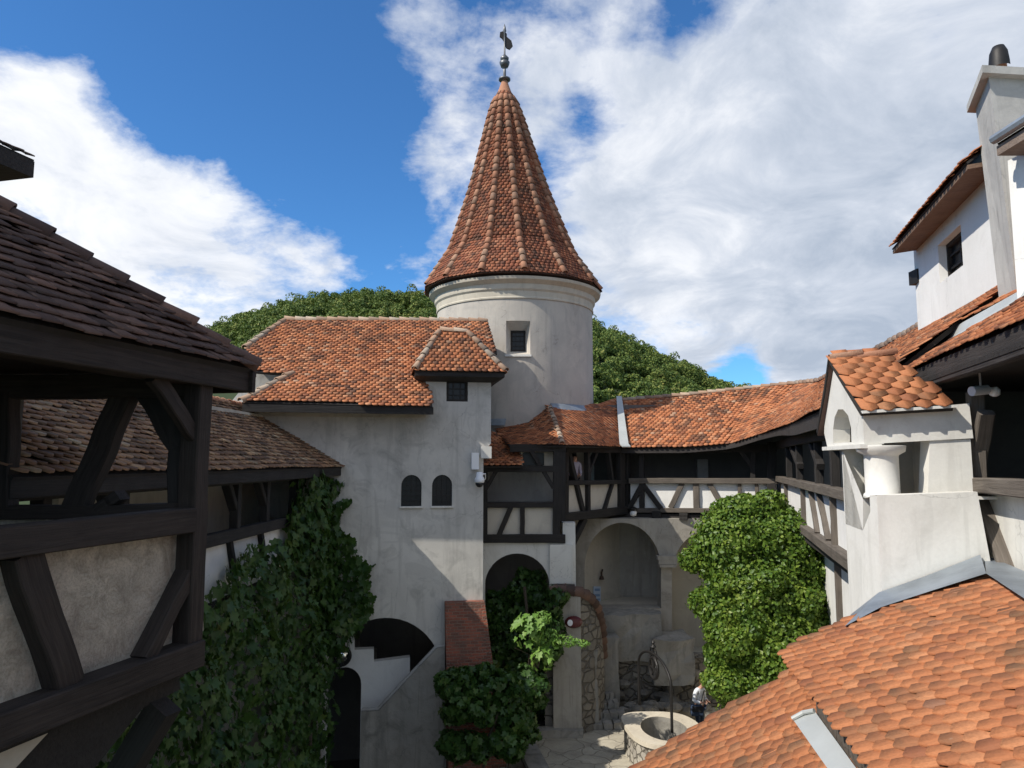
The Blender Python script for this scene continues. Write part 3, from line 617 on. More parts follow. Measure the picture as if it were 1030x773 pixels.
mb.tube([cm+V((.26*math.cos(t), -.02, .26*math.sin(t))) for t in np.linspace(0, 2*math.pi, 24, endpoint=False)], .05, 8, closed=True); mb.build('rim', M['black_pl'], mt, smooth=True)
mb = MB(); mb.add([cm+V((.24*rr_*math.cos(t), -.09+.09*rr_**2, .24*rr_*math.sin(t))) for rr_ in (1, .7, .4) for t in np.linspace(0, 2*math.pi, 24, endpoint=False)]+[cm+V((0, -.09, 0))], [(i*24+j, i*24+(j+1) % 24, (i+1)*24+(j+1) % 24, (i+1)*24+j) for i in range(2) for j in range(24)]+[(48+j, 48+(j+1) % 24, 72) for j in range(24)]); mb.build('mirror_face', M['mirror'], mt, smooth=True)

W.rotation_euler.z = math.atan(.17)
for o_ in (bpy.data.objects['junction_box'], cc, mt):
    q_ = Matrix.Rotation(math.atan(.17), 4, 'Z'); o_.location = V((-4, 22, 0)) + q_@(V(o_.location)-V((-4, 22, 0))); o_.rotation_euler.z = math.atan(.17)

# ============================================================ round tower
TC = V((.12, 31.0, 0)); FW_ = V((0, math.cos(PITCH), math.sin(PITCH)))
T = thing('round_tower', (TC.x, TC.y, 4), 'round plastered tower with steep conical red tile roof and hipped ribs', 'tower')
def dep(p): return (p-EYE).dot(FW_)
def rz(hw, py, Y=31.0): p = P(515, py, Y); return (hw/FPX*dep(p), p.z)
rb = rz(79, 400)[0]*.993; zc1 = P(515, 280, 27.45).z; zc0 = P(515, 300, 27.6).z
NB = 90; win = [i for i in range(NB) if abs(((i+.5)*360/NB - 272) ) < 8]; zw0 = P(519, 357, 27.75).z; zw1 = P(519, 323, 27.75).z
mb = MB(); zs = [4.0, 7, 9, zw0, zw1, zc0]; vs = []; fs = []
for z in zs:
    for j in range(NB): a = 2*math.pi*j/NB; vs.append((TC.x+rb*math.cos(a), TC.y+rb*math.sin(a), z))
for i in range(len(zs)-1):
    for j in range(NB):
        if i == 3 and j in win: continue
        fs.append((i*NB+j, i*NB+(j+1) % NB, (i+1)*NB+(j+1) % NB, (i+1)*NB+j))
mb.add(vs, fs)
ja, jb_ = min(win), max(win)+1; o4 = [V(vs[3*NB+ja]), V(vs[3*NB+jb_]), V(vs[4*NB+jb_]), V(vs[4*NB+ja])]
cxx = (o4[0]+o4[1]+o4[2]+o4[3])/4; inn = [cxx + (p-cxx)*k_ + V((0, .55, -.05)) for p, k_ in zip(o4, (.60, .60, .60, .60))]
mb.add(o4+inn, [(0, 1, 5, 4), (1, 2, 6, 5), (2, 3, 7, 6), (3, 0, 4, 7)]); mb.build('wall', M['drum'], T, smooth=False)
for f in T.children[0].data.polygons: f.use_smooth = True
FTw = Fr(inn[0], inn[1]-inn[0], inn[3]-inn[0]); ww = (inn[1]-inn[0]).length; hh = (inn[3]-inn[0]).length
pw = pane(T, FTw, [(0, 0), (ww, 0), (ww, hh), (0, hh)], -.01, (2, 3), 'window', bw=.03); mb = MB(); slab_wall(mb, FTw, [(-.03, -.03), (ww+.03, -.03), (ww+.03, hh+.03), (-.03, hh+.03)], [[(.06, .06), (ww-.06, .06), (ww-.06, hh-.06), (.06, hh-.06)]], .07, off=.05); mb.build('window_frame', M['wood'], pw)
mb = MB(); mb.box(((o4[0]+o4[1])/2+V((0, -.02, -.04))), (1.0, .14, .08)); mb.build('window_sill', M['limewash'], T)
h_ = zc1-zc0
mb = MB(); mb.lathe((TC.x, TC.y, zc0), [(rb-.02, 0), (rb+.04, .02*h_), (rb+.05, .09*h_), (rb+.03, .14*h_), (rb+.05, .42*h_), (rb+.11, .52*h_), (rb+.12, .60*h_), (rb+.13, .78*h_), (rb+.33, .97*h_), (rb+.36, 1.12*h_), (rb-.1, 1.13*h_)], 90, caps=False); o = mb.build('cornice', M['cream'], T, smooth=False)
prof = [rz(h, y) for h, y in ((89, 296), (79, 280), (63, 258), (51, 227), (37.5, 190), (27.5, 157), (21.5, 137), (17, 121), (13, 109), (8, 97))]
NR = 14; zA, zB = prof[0][1], prof[-1][1]; lean = P(507.5, 92, 31).x-TC.x+.0
def cone_pt(i, v):   # corner i at profile parameter v (by slant length)
    L = [((b[0]-a[0])**2+(b[1]-a[1])**2)**.5 for a, b in zip(prof, prof[1:])]; d = max(0, min(1, v))*sum(L)
    for k, l in enumerate(L):
        if d <= l or k == len(L)-1: t = d/l; r = prof[k][0]+(prof[k+1][0]-prof[k][0])*t; z = prof[k][1]+(prof[k+1][1]-prof[k][1])*t; break
        d -= l
    a = 2*math.pi*(i+.774)/NR; t = (z-zA)/(zB-zA); return V((TC.x-.10*(1-t)+lean*t+r*math.cos(a), TC.y+r*math.sin(a), z))
SL = sum(((b[0]-a[0])**2+(b[1]-a[1])**2)**.5 for a, b in zip(prof, prof[1:]))
Vs = []; Fs = []; k0 = 0; crn = MB()
for i in range(NR):
    am = math.degrees(2*math.pi*(i+1.274)/NR) % 360
    if 40 < am < 140: 
        continue
    S_ = lambda s, v, i=i: cone_pt(i, v) + (cone_pt(i+1, v)-cone_pt(i, v))*s
    Vt, F = tile_field(S_, SL, .19, .155, crown=.014, lift=.03, sag=0); Vs.append(Vt); Fs.append(F+k0); k0 += len(Vt)
con = npmesh('roof', np.concatenate(Vs), np.concatenate(Fs), M['tile_cone'], T)
mb = MB(); vv = []; ff = []; nvp = 24
for j in range(nvp+1):
    for i in range(NR): p = cone_pt(i, j/nvp); c = V((TC.x, TC.y, p.z)); vv.append(p-(p-c).normalized()*.03)
for j in range(nvp):
    for i in range(NR): ff.append((j*NR+i, j*NR+(i+1) % NR, (j+1)*NR+(i+1) % NR, (j+1)*NR+i))
ff.append(tuple(range(NR-1, -1, -1))); mb.add(vv, ff); mb.build('roof_boarding', M['tile_dark'], con)
for i in range(NR):
    pts = [cone_pt(i, v) for v in np.linspace(.012, .985, 16)]; a = 2*math.pi*(i+.774)/NR
    cap_row('roof_rib', pts, M['cap_red'], T, r=.135, L=.36, up=V((math.cos(a), math.sin(a), .35)), wob=.008)
ap = P(507.5, 93, 31); mb = MB(); mb.lathe(ap+V((0, 0, -.25)), [(.48, -.15), (.30, .25), (.17, .62), (.10, .85)], 16); mb.build('roof_peak_cone', M['cap_red'], T, smooth=True)
fn = ap+V((0, 0, .5)); ztop = P(508, 24, 31).z; mb = MB()
mb.lathe(fn, [(.05, 0), (.26, .05), (.26, .12), (.07, .16), (.06, .55), (.05, .60), (.16, .66), (.21, .78), (.23, .88), (.10, .93), (.18, .98), (.19, 1.08), (.10, 1.18), (.04, 1.25), (.035, ztop-fn.z-.45), (.08, ztop-fn.z-.35), (.05, ztop-fn.z-.18), (.0, ztop-fn.z)], 16); fo = mb.build('finial', M['finial'], T, smooth=True)
va = fn+V((0, 0, 2.0)); mb = MB(); mb.prism([va+V((x, 0, z)) for x, z in ((-.22, .10), (-.20, .30), (-.02, .36), (.10, .22), (.10, .08), (.30, -.10), (.36, -.34), (.22, -.50), (.06, -.42), (-.02, -.14), (-.12, .02))], (0, .08, 0)); mb.build('weather_vane', M['iron'], fo)

# ============================================================ half-timbered bay beside the wing (T1)
B1 = thing('half_timbered_bay', (.4, 24.5, 6), 'dark half-timbered bay over the ivy-filled arch between wing and round tower', 'building')
F1 = Fr((0, 24.5, 0), X1, Z1)
h = lambda x, y: F1.px(x, y)
wl = h(484, 500)[0]; wr = h(579, 560)[0]
ar = [(h(487.5, 600)[0], -1.4), (h(553, 600)[0], -1.4)] + arc2((h(487.5, 600)[0]+h(553, 600)[0])/2, h(520, 590)[1], (h(553, 600)[0]-h(487.5, 600)[0])/2, h(520, 557)[1]-h(520, 590)[1], 0, 180, 18)
mb = MB(); slab_wall(mb, F1, [(wl, -1.5), (wr, -1.5), (wr, h(570, 526)[1]), (h(566, 526)[0], h(566, 526)[1]), (h(566, 526)[0], h(566, 546)[1]), (wl, h(520, 546)[1])], [ar], .5, off=-.02); mb.build('wall', M['limewash'], B1)
mb = MB(); slab_wall(mb, F1, [h(487, 541), h(560, 541), h(560, 508), h(487, 508)], th=.1, off=-.05); mb.build('plaster_panel', M['panel_far'], B1)
for nm, a, b, hh_ in (('sill_beam', h(485, 542), h(568.5, 542), .27), ('rail', h(487, 508), h(559, 508), .18), ('top_beam', h(487, 472), h(562, 472), .2), ('post', h(488, 545), h(488, 449), .15), ('post', h(559.5, 545), h(560.5, 449), .24), ('post', h(565.5, 524), h(566, 449), .2), ('stud', h(525.5, 510), h(525.5, 540), .15), ('brace', h(514, 510), h(501, 540), .16), ('brace', h(489, 492), h(499, 474), .13), ('brace', h(557, 491), h(534, 453), .14), ('top_beam', h(513, 451), h(568, 450.5), .26)):
    mb = MB(); beam2(mb, F1, a, b, hh_, .2, off=.0 if 'beam' in nm else -.01); mb.build(nm, M['wood'], B1)
mb = MB(); mb.box((h(530, 490)[0], 26.3, h(523, 486)[1]), (3.0, .2, 2.5)); mb.box((h(523, 500)[0], 25.5, h(523, 509)[1]), (2.5, 1.6, .1)); mb.build('rear_wall', M['grey'], B1)
wq = [h(526, 468.5), h(548, 468.5), h(548, 455), h(526, 455)]; mb = MB(); slab_wall(mb, F1, [h(524, 468.5), h(557, 468.5), h(557, 453), h(524, 453)], [[(a*1.0, b) for a, b in wq]], .1, off=-.35); mb.build('upper_wall', M['cream'], B1); mb = MB(); slab_wall(mb, F1, wq, th=.03, off=-.6); mb.build('window', M['glass'], B1)
E = pl(P(486, 468.5, 24.1), P(525, 468.5, 24.1)); G = pl(P(486, 434, 26.4), P(517, 440, 26.4)); patch_roof('roof', ruled(E, G), 2.5, .18, .145, M['tile_red'], B1, ns=4)
E = pl(P(512, 448, 24.6), P(566, 448, 24.2)); G = pl(P(497, 430, 28.2), P(530, 424, 28.0), P(553, 409, 27.9)); S_ = ruled(E, G); patch_roof('roof', S_, 3.8, .18, .145, M['tile_red'], B1, ns=10)

# ============================================================ gallery on the tower's right (T2)
G2 = thing('tower_gallery', (3, 26.5, 6), 'short dark timber gallery wrapping the foot of the round tower', 'gallery')
k0_ = P(568, 500, 25.5); k1_ = P(628, 500, 28.5); F2 = Fr((k0_.x, k0_.y, 0), V((k1_.x-k0_.x, k1_.y-k0_.y, 0)), Z1); h = lambda x, y: F2.px(x, y)
mb = MB(); slab_wall(mb, F2, [h(568, 520), h(626, 512), h(626, 485), h(568, 486)], th=.1, off=-.05); mb.build('plaster_panel', M['panel_far'], G2)
for nm, a, b, hh_, off in (('sill_beam', h(561, 521.5), h(634, 512.5), .28, .02), ('rail', h(567, 486), h(630, 484.8), .16, .01), ('top_beam', h(567, 451.5), h(632, 452.5), .25, .02), ('post', h(568.5, 522), h(568.5, 450), .18, 0), ('post', h(591, 520), h(590.5, 450), .15, 0), ('brace', h(571, 452), h(587, 518), .17, -.02), ('brace', h(616, 486), h(607, 514), .12, -.02), ('brace', h(600, 454), h(592, 476), .12, -.03), ('brace', h(612, 454), h(616, 484), .12, -.05), ('post', h(624.5, 515), h(624.5, 450), .34, .0), ('post', h(630.5, 514), h(630.5, 450), .24, .0), ('strut', h(589, 522), h(575.5, 549), .22, -.05)):
    mb = MB(); beam2(mb, F2, a, b, hh_, .2, off=off); mb.build(nm, M['wood'], G2)
fl = h(568, 522)[1]; mb = MB(); mb.prism([(k0_.x-.6, 25.2, fl), (k1_.x, k1_.y, fl), (k1_.x-1.4, k1_.y+1.6, fl), (k0_.x-1.4, 27.6, fl)], (0, 0, -.12)); mb.build('floor_boards', M['wood'], G2)
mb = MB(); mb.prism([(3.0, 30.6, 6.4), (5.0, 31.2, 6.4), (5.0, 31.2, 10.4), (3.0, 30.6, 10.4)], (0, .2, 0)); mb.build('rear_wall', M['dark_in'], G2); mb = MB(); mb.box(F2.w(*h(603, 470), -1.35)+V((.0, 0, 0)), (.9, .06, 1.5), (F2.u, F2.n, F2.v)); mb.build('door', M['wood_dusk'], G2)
E = pl(P(565, 448, 24.3), P(598, 449, 25.8), P(625, 449.5, 27.9)); G = pl(P(553, 409, 27.9), P(578, 410, 28.6), P(604, 408, 30.0), P(622, 403, 30.6)); S2 = ruled(E, G); rf = patch_roof('roof', S2, 4.0, .18, .145, M['tile_red'], G2, ns=16)
cap_row('hip_tile_row', [P(566, 447, 24.3), P(553, 410, 27.85)], M['cap'], rf, r=.1, L=.34, up=V((-.3, -.5, .8)))
for a0_, a1_, zz in ((-66, -30, 10.50), (-150, -96, 9.90)):
    n = 16; mb = MB()
    for i in range(n):
        t0, t1 = R(a0_+(a1_-a0_)*i/n), R(a0_+(a1_-a0_)*(i+1)/n); w = lambda t, r, z: V((TC.x+r*math.cos(t), TC.y+r*math.sin(t), z))
        u0 = (i/n); u1 = (i+1)/n; za = zz + (.0 if zz > 10.3 else -.0); mb.prism([w(t0, rb+.01, za+.22), w(t1, rb+.01, za+.22), w(t1, rb+.30, za-.02), w(t0, rb+.30, za-.02)], (0, 0, -.03))
    mb.build('lead_flashing', M['zinc'], T)
mb = MB(); a, b = P(622.5, 401, 30.5), P(626.5, 449, 27.9); n_ = V((0, -.5, .85)); mb.prism([a+V((-.10, 0, .10)), a+V((.12, 0, .10)), b+V((.20, -.1, .08)), b+V((-.14, -.1, .08))], (0, 0, -.04)); mb.prism([b+V((-.14, -.12, .09)), b+V((.20, -.12, .09)), b+V((.24, -.30, .0)), b+V((-.06, -.30, .0))], (0, 0, -.04)); mb.build('valley_flashing', M['zinc_pale'], G2)
# ============================================================ long gallery round the court's far corner (T3 + T4)
G3 = thing('courtyard_gallery', (8, 26, 6), 'long white panelled timber gallery bending round the far corner behind the leafy bush', 'gallery')
def npt(off, Y, z): return V((off+.265*Y, Y, z))          # a point on a line parallel to the right-hand range
def nY(off, px): return off/((px-515)/FPX-.265)            # the depth where such a line crosses a bearing
p0 = P(633, 500, 28.5); p1 = P(781, 500, 26.9); F3 = Fr((p0.x, p0.y, 0), V((p1.x-p0.x, p1.y-p0.y, 0)), Z1); h = lambda x, y: F3.px(x, y)
dN = V((.265, 1, 0)).normalized(); nN = V((-1, .265, 0)).normalized()
F4 = Fr(V((2.51, 0, 0)), -dN, Z1); h4 = lambda x, y: F4.px(x, y)
mb = MB(); slab_wall(mb, F3, [h(634, 514), h(781, 514), h(781, 484), h(634, 484)], th=.12, off=-.05); mb.build('plaster_panel', M['white'], G3)
a0, b0 = h4(782, 512); a1, b1 = h4(845, 556); a1 += 4; zp0 = F4.px(782, 484)[1]; zs4 = F4.px(820, 536)[1]; zr4 = F4.px(820, 491)[1]
mb = MB(); slab_wall(mb, F4, [(a0, zs4), (a1, zs4), (a1, zr4), (a0, zr4)], th=.12, off=-.05); mb.build('plaster_panel', M['white'], G3)
def tim(par, m, fr, nm, a, b, hh_, off=0, w=.18): mb = MB(); beam2(mb, fr, a, b, hh_, w, off=off); return mb.build(nm, m, par)
tim(G3, M['wood_brown'], F3, 'rail', h(633, 483.8), h(783, 484), .20, .02, .26); tim(G3, M['wood_brown'], F3, 'sill_beam', h(634, 513.4), h(783, 513.6), .17, .03)
for a, b, hh_ in ((h(686.5, 486), h(674.5, 511), .19), (h(700, 486), h(700.5, 511), .22), (h(713, 486), h(728, 511), .19), (h(761, 486), h(762, 511), .13), (h(744, 486), h(744, 511), .13)): tim(G3, M['wood_brown'], F3, 'stud', a, b, hh_, -.02)
tim(G3, M['wood'], F3, 'post', h(645.5, 450), h(646, 513), .20, .02); tim(G3, M['wood'], F3, 'brace', h(645, 489), h(633, 512), .18, .03); tim(G3, M['wood'], F3, 'brace', h(647, 488), h(665, 512), .18, .03)
tim(G3, M['wood'], F3, 'post', h(776, 445), h(776, 514), .30, .0, .3); tim(G3, M['wood'], F3, 'post', h(757.5, 449), h(757.5, 484), .18, -.1); tim(G3, M['wood'], F3, 'brace', h(742, 450), h(757, 470), .16, -.1); tim(G3, M['wood'], F3, 'top_beam', h(632, 452.5), h(781, 451), .26, .02)
tim(G3, M['wood'], F3, 'floor_bracket', h(661, 514), h(661, 530), .32, .1, .5); tim(G3, M['wood'], F3, 'floor_bracket', h(688, 516), h(688, 523), .3, .1, .4)
zr_ = zr4; A4 = lambda px: F4.px(px, 500)[0]
tim(G3, M['wood_brown'], F4, 'rail', (A4(782), zr4+.02), (a1, zr4+.02), .19, .03, .24); tim(G3, M['wood_brown'], F4, 'sill_beam', (A4(784), zs4-.08), (a1, zs4-.08), .21, .04, .22)
for pa, pb in ((791, 791), (808, 808), (816, 821), (824, 832), (838, 838)): tim(G3, M['wood_brown'], F4, 'stud', (A4(pa), zr4-.08), (A4(pb), zs4+.02), .10, -.02)
ze4 = 9.15
for px in (793, 803, 822, 838): tim(G3, M['wood'], F4, 'post', (A4(px), zr4+.1), (A4(px), ze4), .2, -.06)
tim(G3, M['wood'], F4, 'top_beam', (A4(782), ze4-.05), (a1, ze4-.05), .26, 0)
for px in (806, 826): tim(G3, M['wood'], F4, 'brace', (A4(px-9), ze4-.2), (A4(px-2), zr4+.5), .15, -.06)
# rear walls, floor, ceiling in deep shade
mb = MB(); q = [V((p0.x-.6, 30.0, 0)), V((13.2, 29.7, 0)), npt(5.1, 28, 0), npt(5.1, 9.8, 0)]
for a, b in ((q[0], q[1]), (q[2], q[3])):
    mb.prism([V((a.x, a.y, 6.3)), V((b.x, b.y, 6.3)), V((b.x, b.y, 10.8)), V((a.x, a.y, 10.8))], (.3, .3, 0))
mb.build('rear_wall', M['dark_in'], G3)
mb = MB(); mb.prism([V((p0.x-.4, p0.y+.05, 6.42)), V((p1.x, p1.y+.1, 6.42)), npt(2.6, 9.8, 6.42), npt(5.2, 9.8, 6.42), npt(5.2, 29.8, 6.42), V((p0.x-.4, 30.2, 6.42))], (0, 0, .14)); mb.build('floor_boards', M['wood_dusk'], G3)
mb = MB(); o_ = F3.w(*h(703, 475), -1.9); mb.box(o_+V((0, .0, .1)), (.42, .3, .75)); mb.build('rear_window', M['grey'], G3)
# roof: one continuous tiled slope, its eave lifting towards the near range
EL = pl(P(625, 451, 28.05), P(690, 450.5, 27.35), P(735, 446.5, 26.85), P(764, 437, 25.4), npt(2.15, nY(2.15, 785), 9.50), npt(2.15, 14, 9.48), npt(2.15, 9.7, 9.46))
RL = pl(P(622, 403, 30.6), P(690, 397.5, 30.3), P(750, 391, 30.0), P(800, 386, 28.8), P(824, 383.5, 26.5), npt(4.55, 16, 11.35), npt(4.55, 9.7, 11.3))
S3 = ruled(EL, RL); r3_ = patch_roof('roof', S3, 3.8, .185, .15, M['tile_new'] if False else M['tile_red'], G3, ns=60, sag=.02, crown=.012)
cap_row('ridge_tile_row', [RL(s) for s in np.linspace(0, .98, 40)], M['cap'], r3_, r=.10, L=.36)
mb = MB(); n = 40
for i in range(n):
    a = EL(i/n); b = EL((i+1)/n); inw = V((0, 0, 0)); k0s = .12+.08*smooth(.35, .6, i/n); k1s = .12+.08*smooth(.35, .6, (i+1)/n)
    na = (RL(i/n)-a); na.z = 0; na.normalize(); nb_ = (RL((i+1)/n)-b); nb_.z = 0; nb_.normalize()
    mb.add([a+na*.04-Z1*.03, b+nb_*.04-Z1*.03, b+nb_*.04-Z1*k1s*1.6, a+na*.04-Z1*k0s*1.6, a+na*.5-Z1*.03, b+nb_*.5-Z1*.03, b+nb_*.5-Z1*k1s*1.3, a+na*.5-Z1*k0s*1.3], [(0, 1, 2, 3), (3, 2, 6, 7), (4, 7, 6, 5)])
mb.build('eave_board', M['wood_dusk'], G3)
mb = MB(); vv = []
for i in range(31):
    a = RL(i/30)+V((0, 0, -.06)); na = (a-EL(i/30)); na.z = 0; na.normalize(); vv += [a, a+na*2.6-Z1*1.6]
mb.add(vv, [(2*i, 2*i+1, 2*i+3, 2*i+2) for i in range(30)]); mb.build('rear_roof_slope', M['tile_dark'], r3_)
fl = thing('globe_lamp', P(637, 511, 27.9), 'white globe lamp under the dark gallery corner beam', 'lamp'); c = P(637, 516, 27.7)
mb = MB(); mb.lathe(c+V((0, 0, -.13)), [(.03, 0), (.10, .03), (.13, .12), (.11, .21), (.05, .26)], 16); mb.build('globe', M['white_pl'], fl, smooth=True); mb = MB(); mb.lathe(c+V((0, 0, .10)), [(.15, -.02), (.16, .06), (.05, .12)], 16); mb.tube([c+V((0, 0, .15)), c+V((0, .15, .3))], .03); mb.build('lamp_cap', M['iron'], fl)

# ============================================================ arcade below the galleries
AW = thing('arcade_wall', (5, 28, 0), 'weathered wall with two deep arched niches beneath the white gallery', 'wall')
FA = Fr((0, 27.7, 0), X1, Z1); h = lambda x, y: FA.px(x, y)
def ahole(x0, x1, yb, ysp, yt): return [h(x0, yb), h(x1, yb)] + [(a, b) for a, b in arc2((h(x0, ysp)[0]+h(x1, ysp)[0])/2, h(x0, ysp)[1], (h(x1, ysp)[0]-h(x0, ysp)[0])/2, h(x0, yt)[1]-h(x0, ysp)[1], 0, 180, 20)]
n1 = ahole(588, 665, 612, 572, 526); n2 = ahole(676, 752, 668, 580, 534)
xw0, xw1 = h(577, 600)[0], 13.2
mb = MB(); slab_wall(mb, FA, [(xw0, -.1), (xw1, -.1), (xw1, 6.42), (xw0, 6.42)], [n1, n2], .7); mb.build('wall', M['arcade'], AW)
# niche interiors: the first has a slanting cream cheek, both a back
mb = MB(); a = FA.w(*h(588, 612)); zt = 6.3; zb = h(600, 612)[1]; i0 = V((n1[0][0]-.02, 28.4, zb)); i1 = P(624, 600, 30.0); i1 = V((i1.x, 30.0, zb)); i2 = V((n1[1][0]+.35, 30.0, zb)); i3 = V((n1[1][0]+.02, 28.4, zb))
wv = lambda p, q, m_: (lambda b: (b.prism([p, q, V((q.x, q.y, zt)), V((p.x, p.y, zt))], (0, .05, 0)), b)[1])
o = wv(i0, i1, 0)(MB()); o.build('niche_cheek', M['cream'], AW)
b_ = MB(); b_.prism([i1+V((-.2, 0, -1)), i2+V((.4, 0, -1)), V((i2.x+.4, i2.y, zt)), V((i1.x-.2, i1.y, zt))], (0, .1, 0)); b_.prism([i3, i2, V((i2.x, i2.y, zt)), V((i3.x, i3.y, zt))], (.08, 0, 0)); b_.prism([(i0.x, 28.4, zt), (i3.x+.4, 28.4, zt), (i2.x+.4, 30, zt), (i0.x, 30, zt)], (0, 0, .1)); b_.build('niche_back', M['arcade'], AW)
b_ = MB(); b_.prism([(i0.x, 28.35, zb), (i3.x, 28.35, zb), (i2.x+.2, 30, zb), (i1.x, 30, zb)], (0, 0, -.1))
zb2 = h(700, 668)[1]; b_.prism([(n2[0][0]-.1, 28.4, zb2), (n2[1][0]+.4, 28.4, zb2), (n2[1][0]+.4, 30.2, zb2), (n2[0][0]-.1, 30.2, zb2)], (0, 0, -.1)); b_.prism([(n2[0][0]-.1, 30.2, zb2-.1), (n2[1][0]+.6, 30.2, zb2-.1), (n2[1][0]+.6, 30.2, 6.4), (n2[0][0]-.1, 30.2, 6.4)], (0, .1, 0)); b_.build('niche_floor', M['cream'], AW)
mb = MB(); x0, x1 = h(660, 560)[0], h(674, 560)[0]
zc = h(665, 558)[1]
for dz, wd, hh_ in ((0, .34, .14), (-.14, .26, .16), (-.28, .20, .10)): mb.box(((x0+x1)/2+.12, 27.62, zc+dz-.1), ((x1-x0)+wd-.1, .3+wd*.3, hh_))
mb.build('capital', M['arcade'], AW)
# masonry platform, blocks, rubble under the niches
M['rubble'] = m_stone('rubble_masonry', (.27, .245, .205), (.18, .165, .14), (.13, .118, .10), 2.6)
def rough_box(mb, x0, x1, y0, y1, z0, z1, j=.05, n=3):
    """a weathered block with uneven faces"""
    nx, ny, nz = (max(1, int((x1-x0)/.35)), max(1, int((y1-y0)/.4)), max(1, int((z1-z0)/.35))); vs = {}; V_ = []; Fc = []
    def vid(i, k, l):
        if (i, k, l) not in vs:
            vs[(i, k, l)] = len(V_); V_.append((x0+(x1-x0)*i/nx+random.uniform(-j, j), y0+(y1-y0)*k/ny+random.uniform(-j, j), z0+(z1-z0)*l/nz+random.uniform(-j, j)))
        return vs[(i, k, l)]
    for i in range(nx):
        for k in range(ny):
            for l in (0, nz): f = (vid(i, k, l), vid(i+1, k, l), vid(i+1, k+1, l), vid(i, k+1, l)); Fc.append(f if l else f[::-1])
    for i in range(nx):
        for l in range(nz):
            for k in (0, ny): f = (vid(i, k, l), vid(i+1, k, l), vid(i+1, k, l+1), vid(i, k, l+1)); Fc.append(f if not k else f[::-1])
    for k in range(ny):
        for l in range(nz):
            for i in (0, nx): f = (vid(i, k, l), vid(i, k+1, l), vid(i, k+1, l+1), vid(i, k, l+1)); Fc.append(f if i else f[::-1])
    mb.add(V_, Fc)
PL = thing('stone_platform', (4.5, 27, 0), 'worn masonry platform with pier and blocks below the first arched niche', 'platform')
def zz(px, py, Y): return P(px, py, Y).z
def xx(px, Y): return P(px, 600, Y).x
mb = MB(); rough_box(mb, xx(592, 26.9), xx(664, 26.9), 26.6, 27.7, 1.6, zz(625, 617, 26.9)); mb.build('platform_block', M['dressed'], PL)
mb = MB(); rough_box(mb, xx(655, 26.6), xx(694, 26.6), 26.2, 27.7, .9, zz(670, 641, 26.6)); mb.build('side_block', M['dressed'], PL)
mb = MB(); rough_box(mb, xx(599, 26.2), xx(620, 26.2), 25.9, 26.7, 0, zz(610, 641, 26.0)); mb.build('pier', M['dressed'], PL)
mb = MB(); rough_box(mb, xx(600, 26.9), xx(740, 26.9), 26.8, 27.7, 0, 1.62, .08); mb.build('rubble_base', M['rubble'], PL)
def stone(c, r, sq=.75):
    mb = MB(); n = 9; pr = []; 
    for k in range(5):
        t = -math.pi/2+math.pi*(k+.0)/4; pr.append((max(.02, math.cos(t))*r, math.sin(t)*r*sq))
    vs = []
    for (a, z) in pr:
        for j in range(n): t = 2*math.pi*j/n; kk = 1+random.uniform(-.16, .16); vs.append((c[0]+a*math.cos(t)*kk*1.2, c[1]+a*math.sin(t)*kk, c[2]+z*kk))
    fs = [(i*n+j, i*n+(j+1) % n, (i+1)*n+(j+1) % n, (i+1)*n+j) for i in range(4) for j in range(n)]; mb.add(vs, fs); return mb
M['fieldstone'] = m_flat('field_stone', (.23, .215, .19), .9, var=.6, bsc=8, bd=.03)
def m_island(name, c1, c2, **k):
    m, nt, b = new_mat(name, .9, .15); geo = nd(nt, 'ShaderNodeNewGeometry'); oi = nd(nt, 'ShaderNodeObjectInfo'); col = mix(nt, oi.outputs['Random'], c1, c2)
    lk(nt, mix(nt, ramp(nt, noise(nt, geo.outputs['Position'], 5, 6, .7), [(.4, 0), (.75, .75)]), col, tuple(x*.4 for x in c1)), b.inputs[0]); bump(nt, b, noise(nt, geo.outputs['Position'], 12, 5, .6), .04); return m
M['boulder'] = m_island('boulder_stone', (.28, .26, .225), (.17, .16, .14))
spots = []
rs = random.Random(5)
for i in range(34):
    px = rs.uniform(622, 706); row = rs.random(); Y = 26.6-rs.random()*.8-row*.5; z = (1-row)*1.1*rs.random()+.12
    spots.append((xx(px, Y), Y, z, rs.uniform(.14, .30)))
where = ['beside the stone steps', 'below the niche platform', 'behind the well hoop', 'near the bush foot']
for i, (x, y, z, r) in enumerate(spots):
    if z > .4: y = 26.75
    o = stone((x, y, z), r).build('fieldstone', M['boulder'], smooth=False, loc=(x, y, z)); px_ = 515+FPX*x/y
    tag(o, 'rough grey fieldstone in the rubble bank beneath the arched niches', 'stone', 'fieldstones heaped under the niches')
# steps
SP = thing('stone_steps', (3.4, 25.2, 0), 'short flight of uneven stone steps left of the well', 'steps'); 
for i in range(5):
    mb = MB(); Yf = 24.6+i*.36; z1_ = .2+i*.2; xa = xx(596+i*1.0, Yf); xb = xx(634-i*6.0, Yf)
    n = 4
    for k in range(n): rough_box(mb, xa+(xb-xa)*k/n+.01, xa+(xb-xa)*(k+1)/n-.01, Yf, Yf+.6, z1_-.2, z1_, .03)
    mb.build('step', M['dressed'], SP)
mb = MB(); rough_box(mb, xx(583, 24.9), xx(599, 24.9), 24.7, 26.3, 0, zz(592, 653, 24.9), .05); tag(mb.build('stair_cheek_wall', M['dressed'], loc=(2.6, 25, 0)), 'low worn plastered cheek wall at the foot of the stone steps', 'wall')
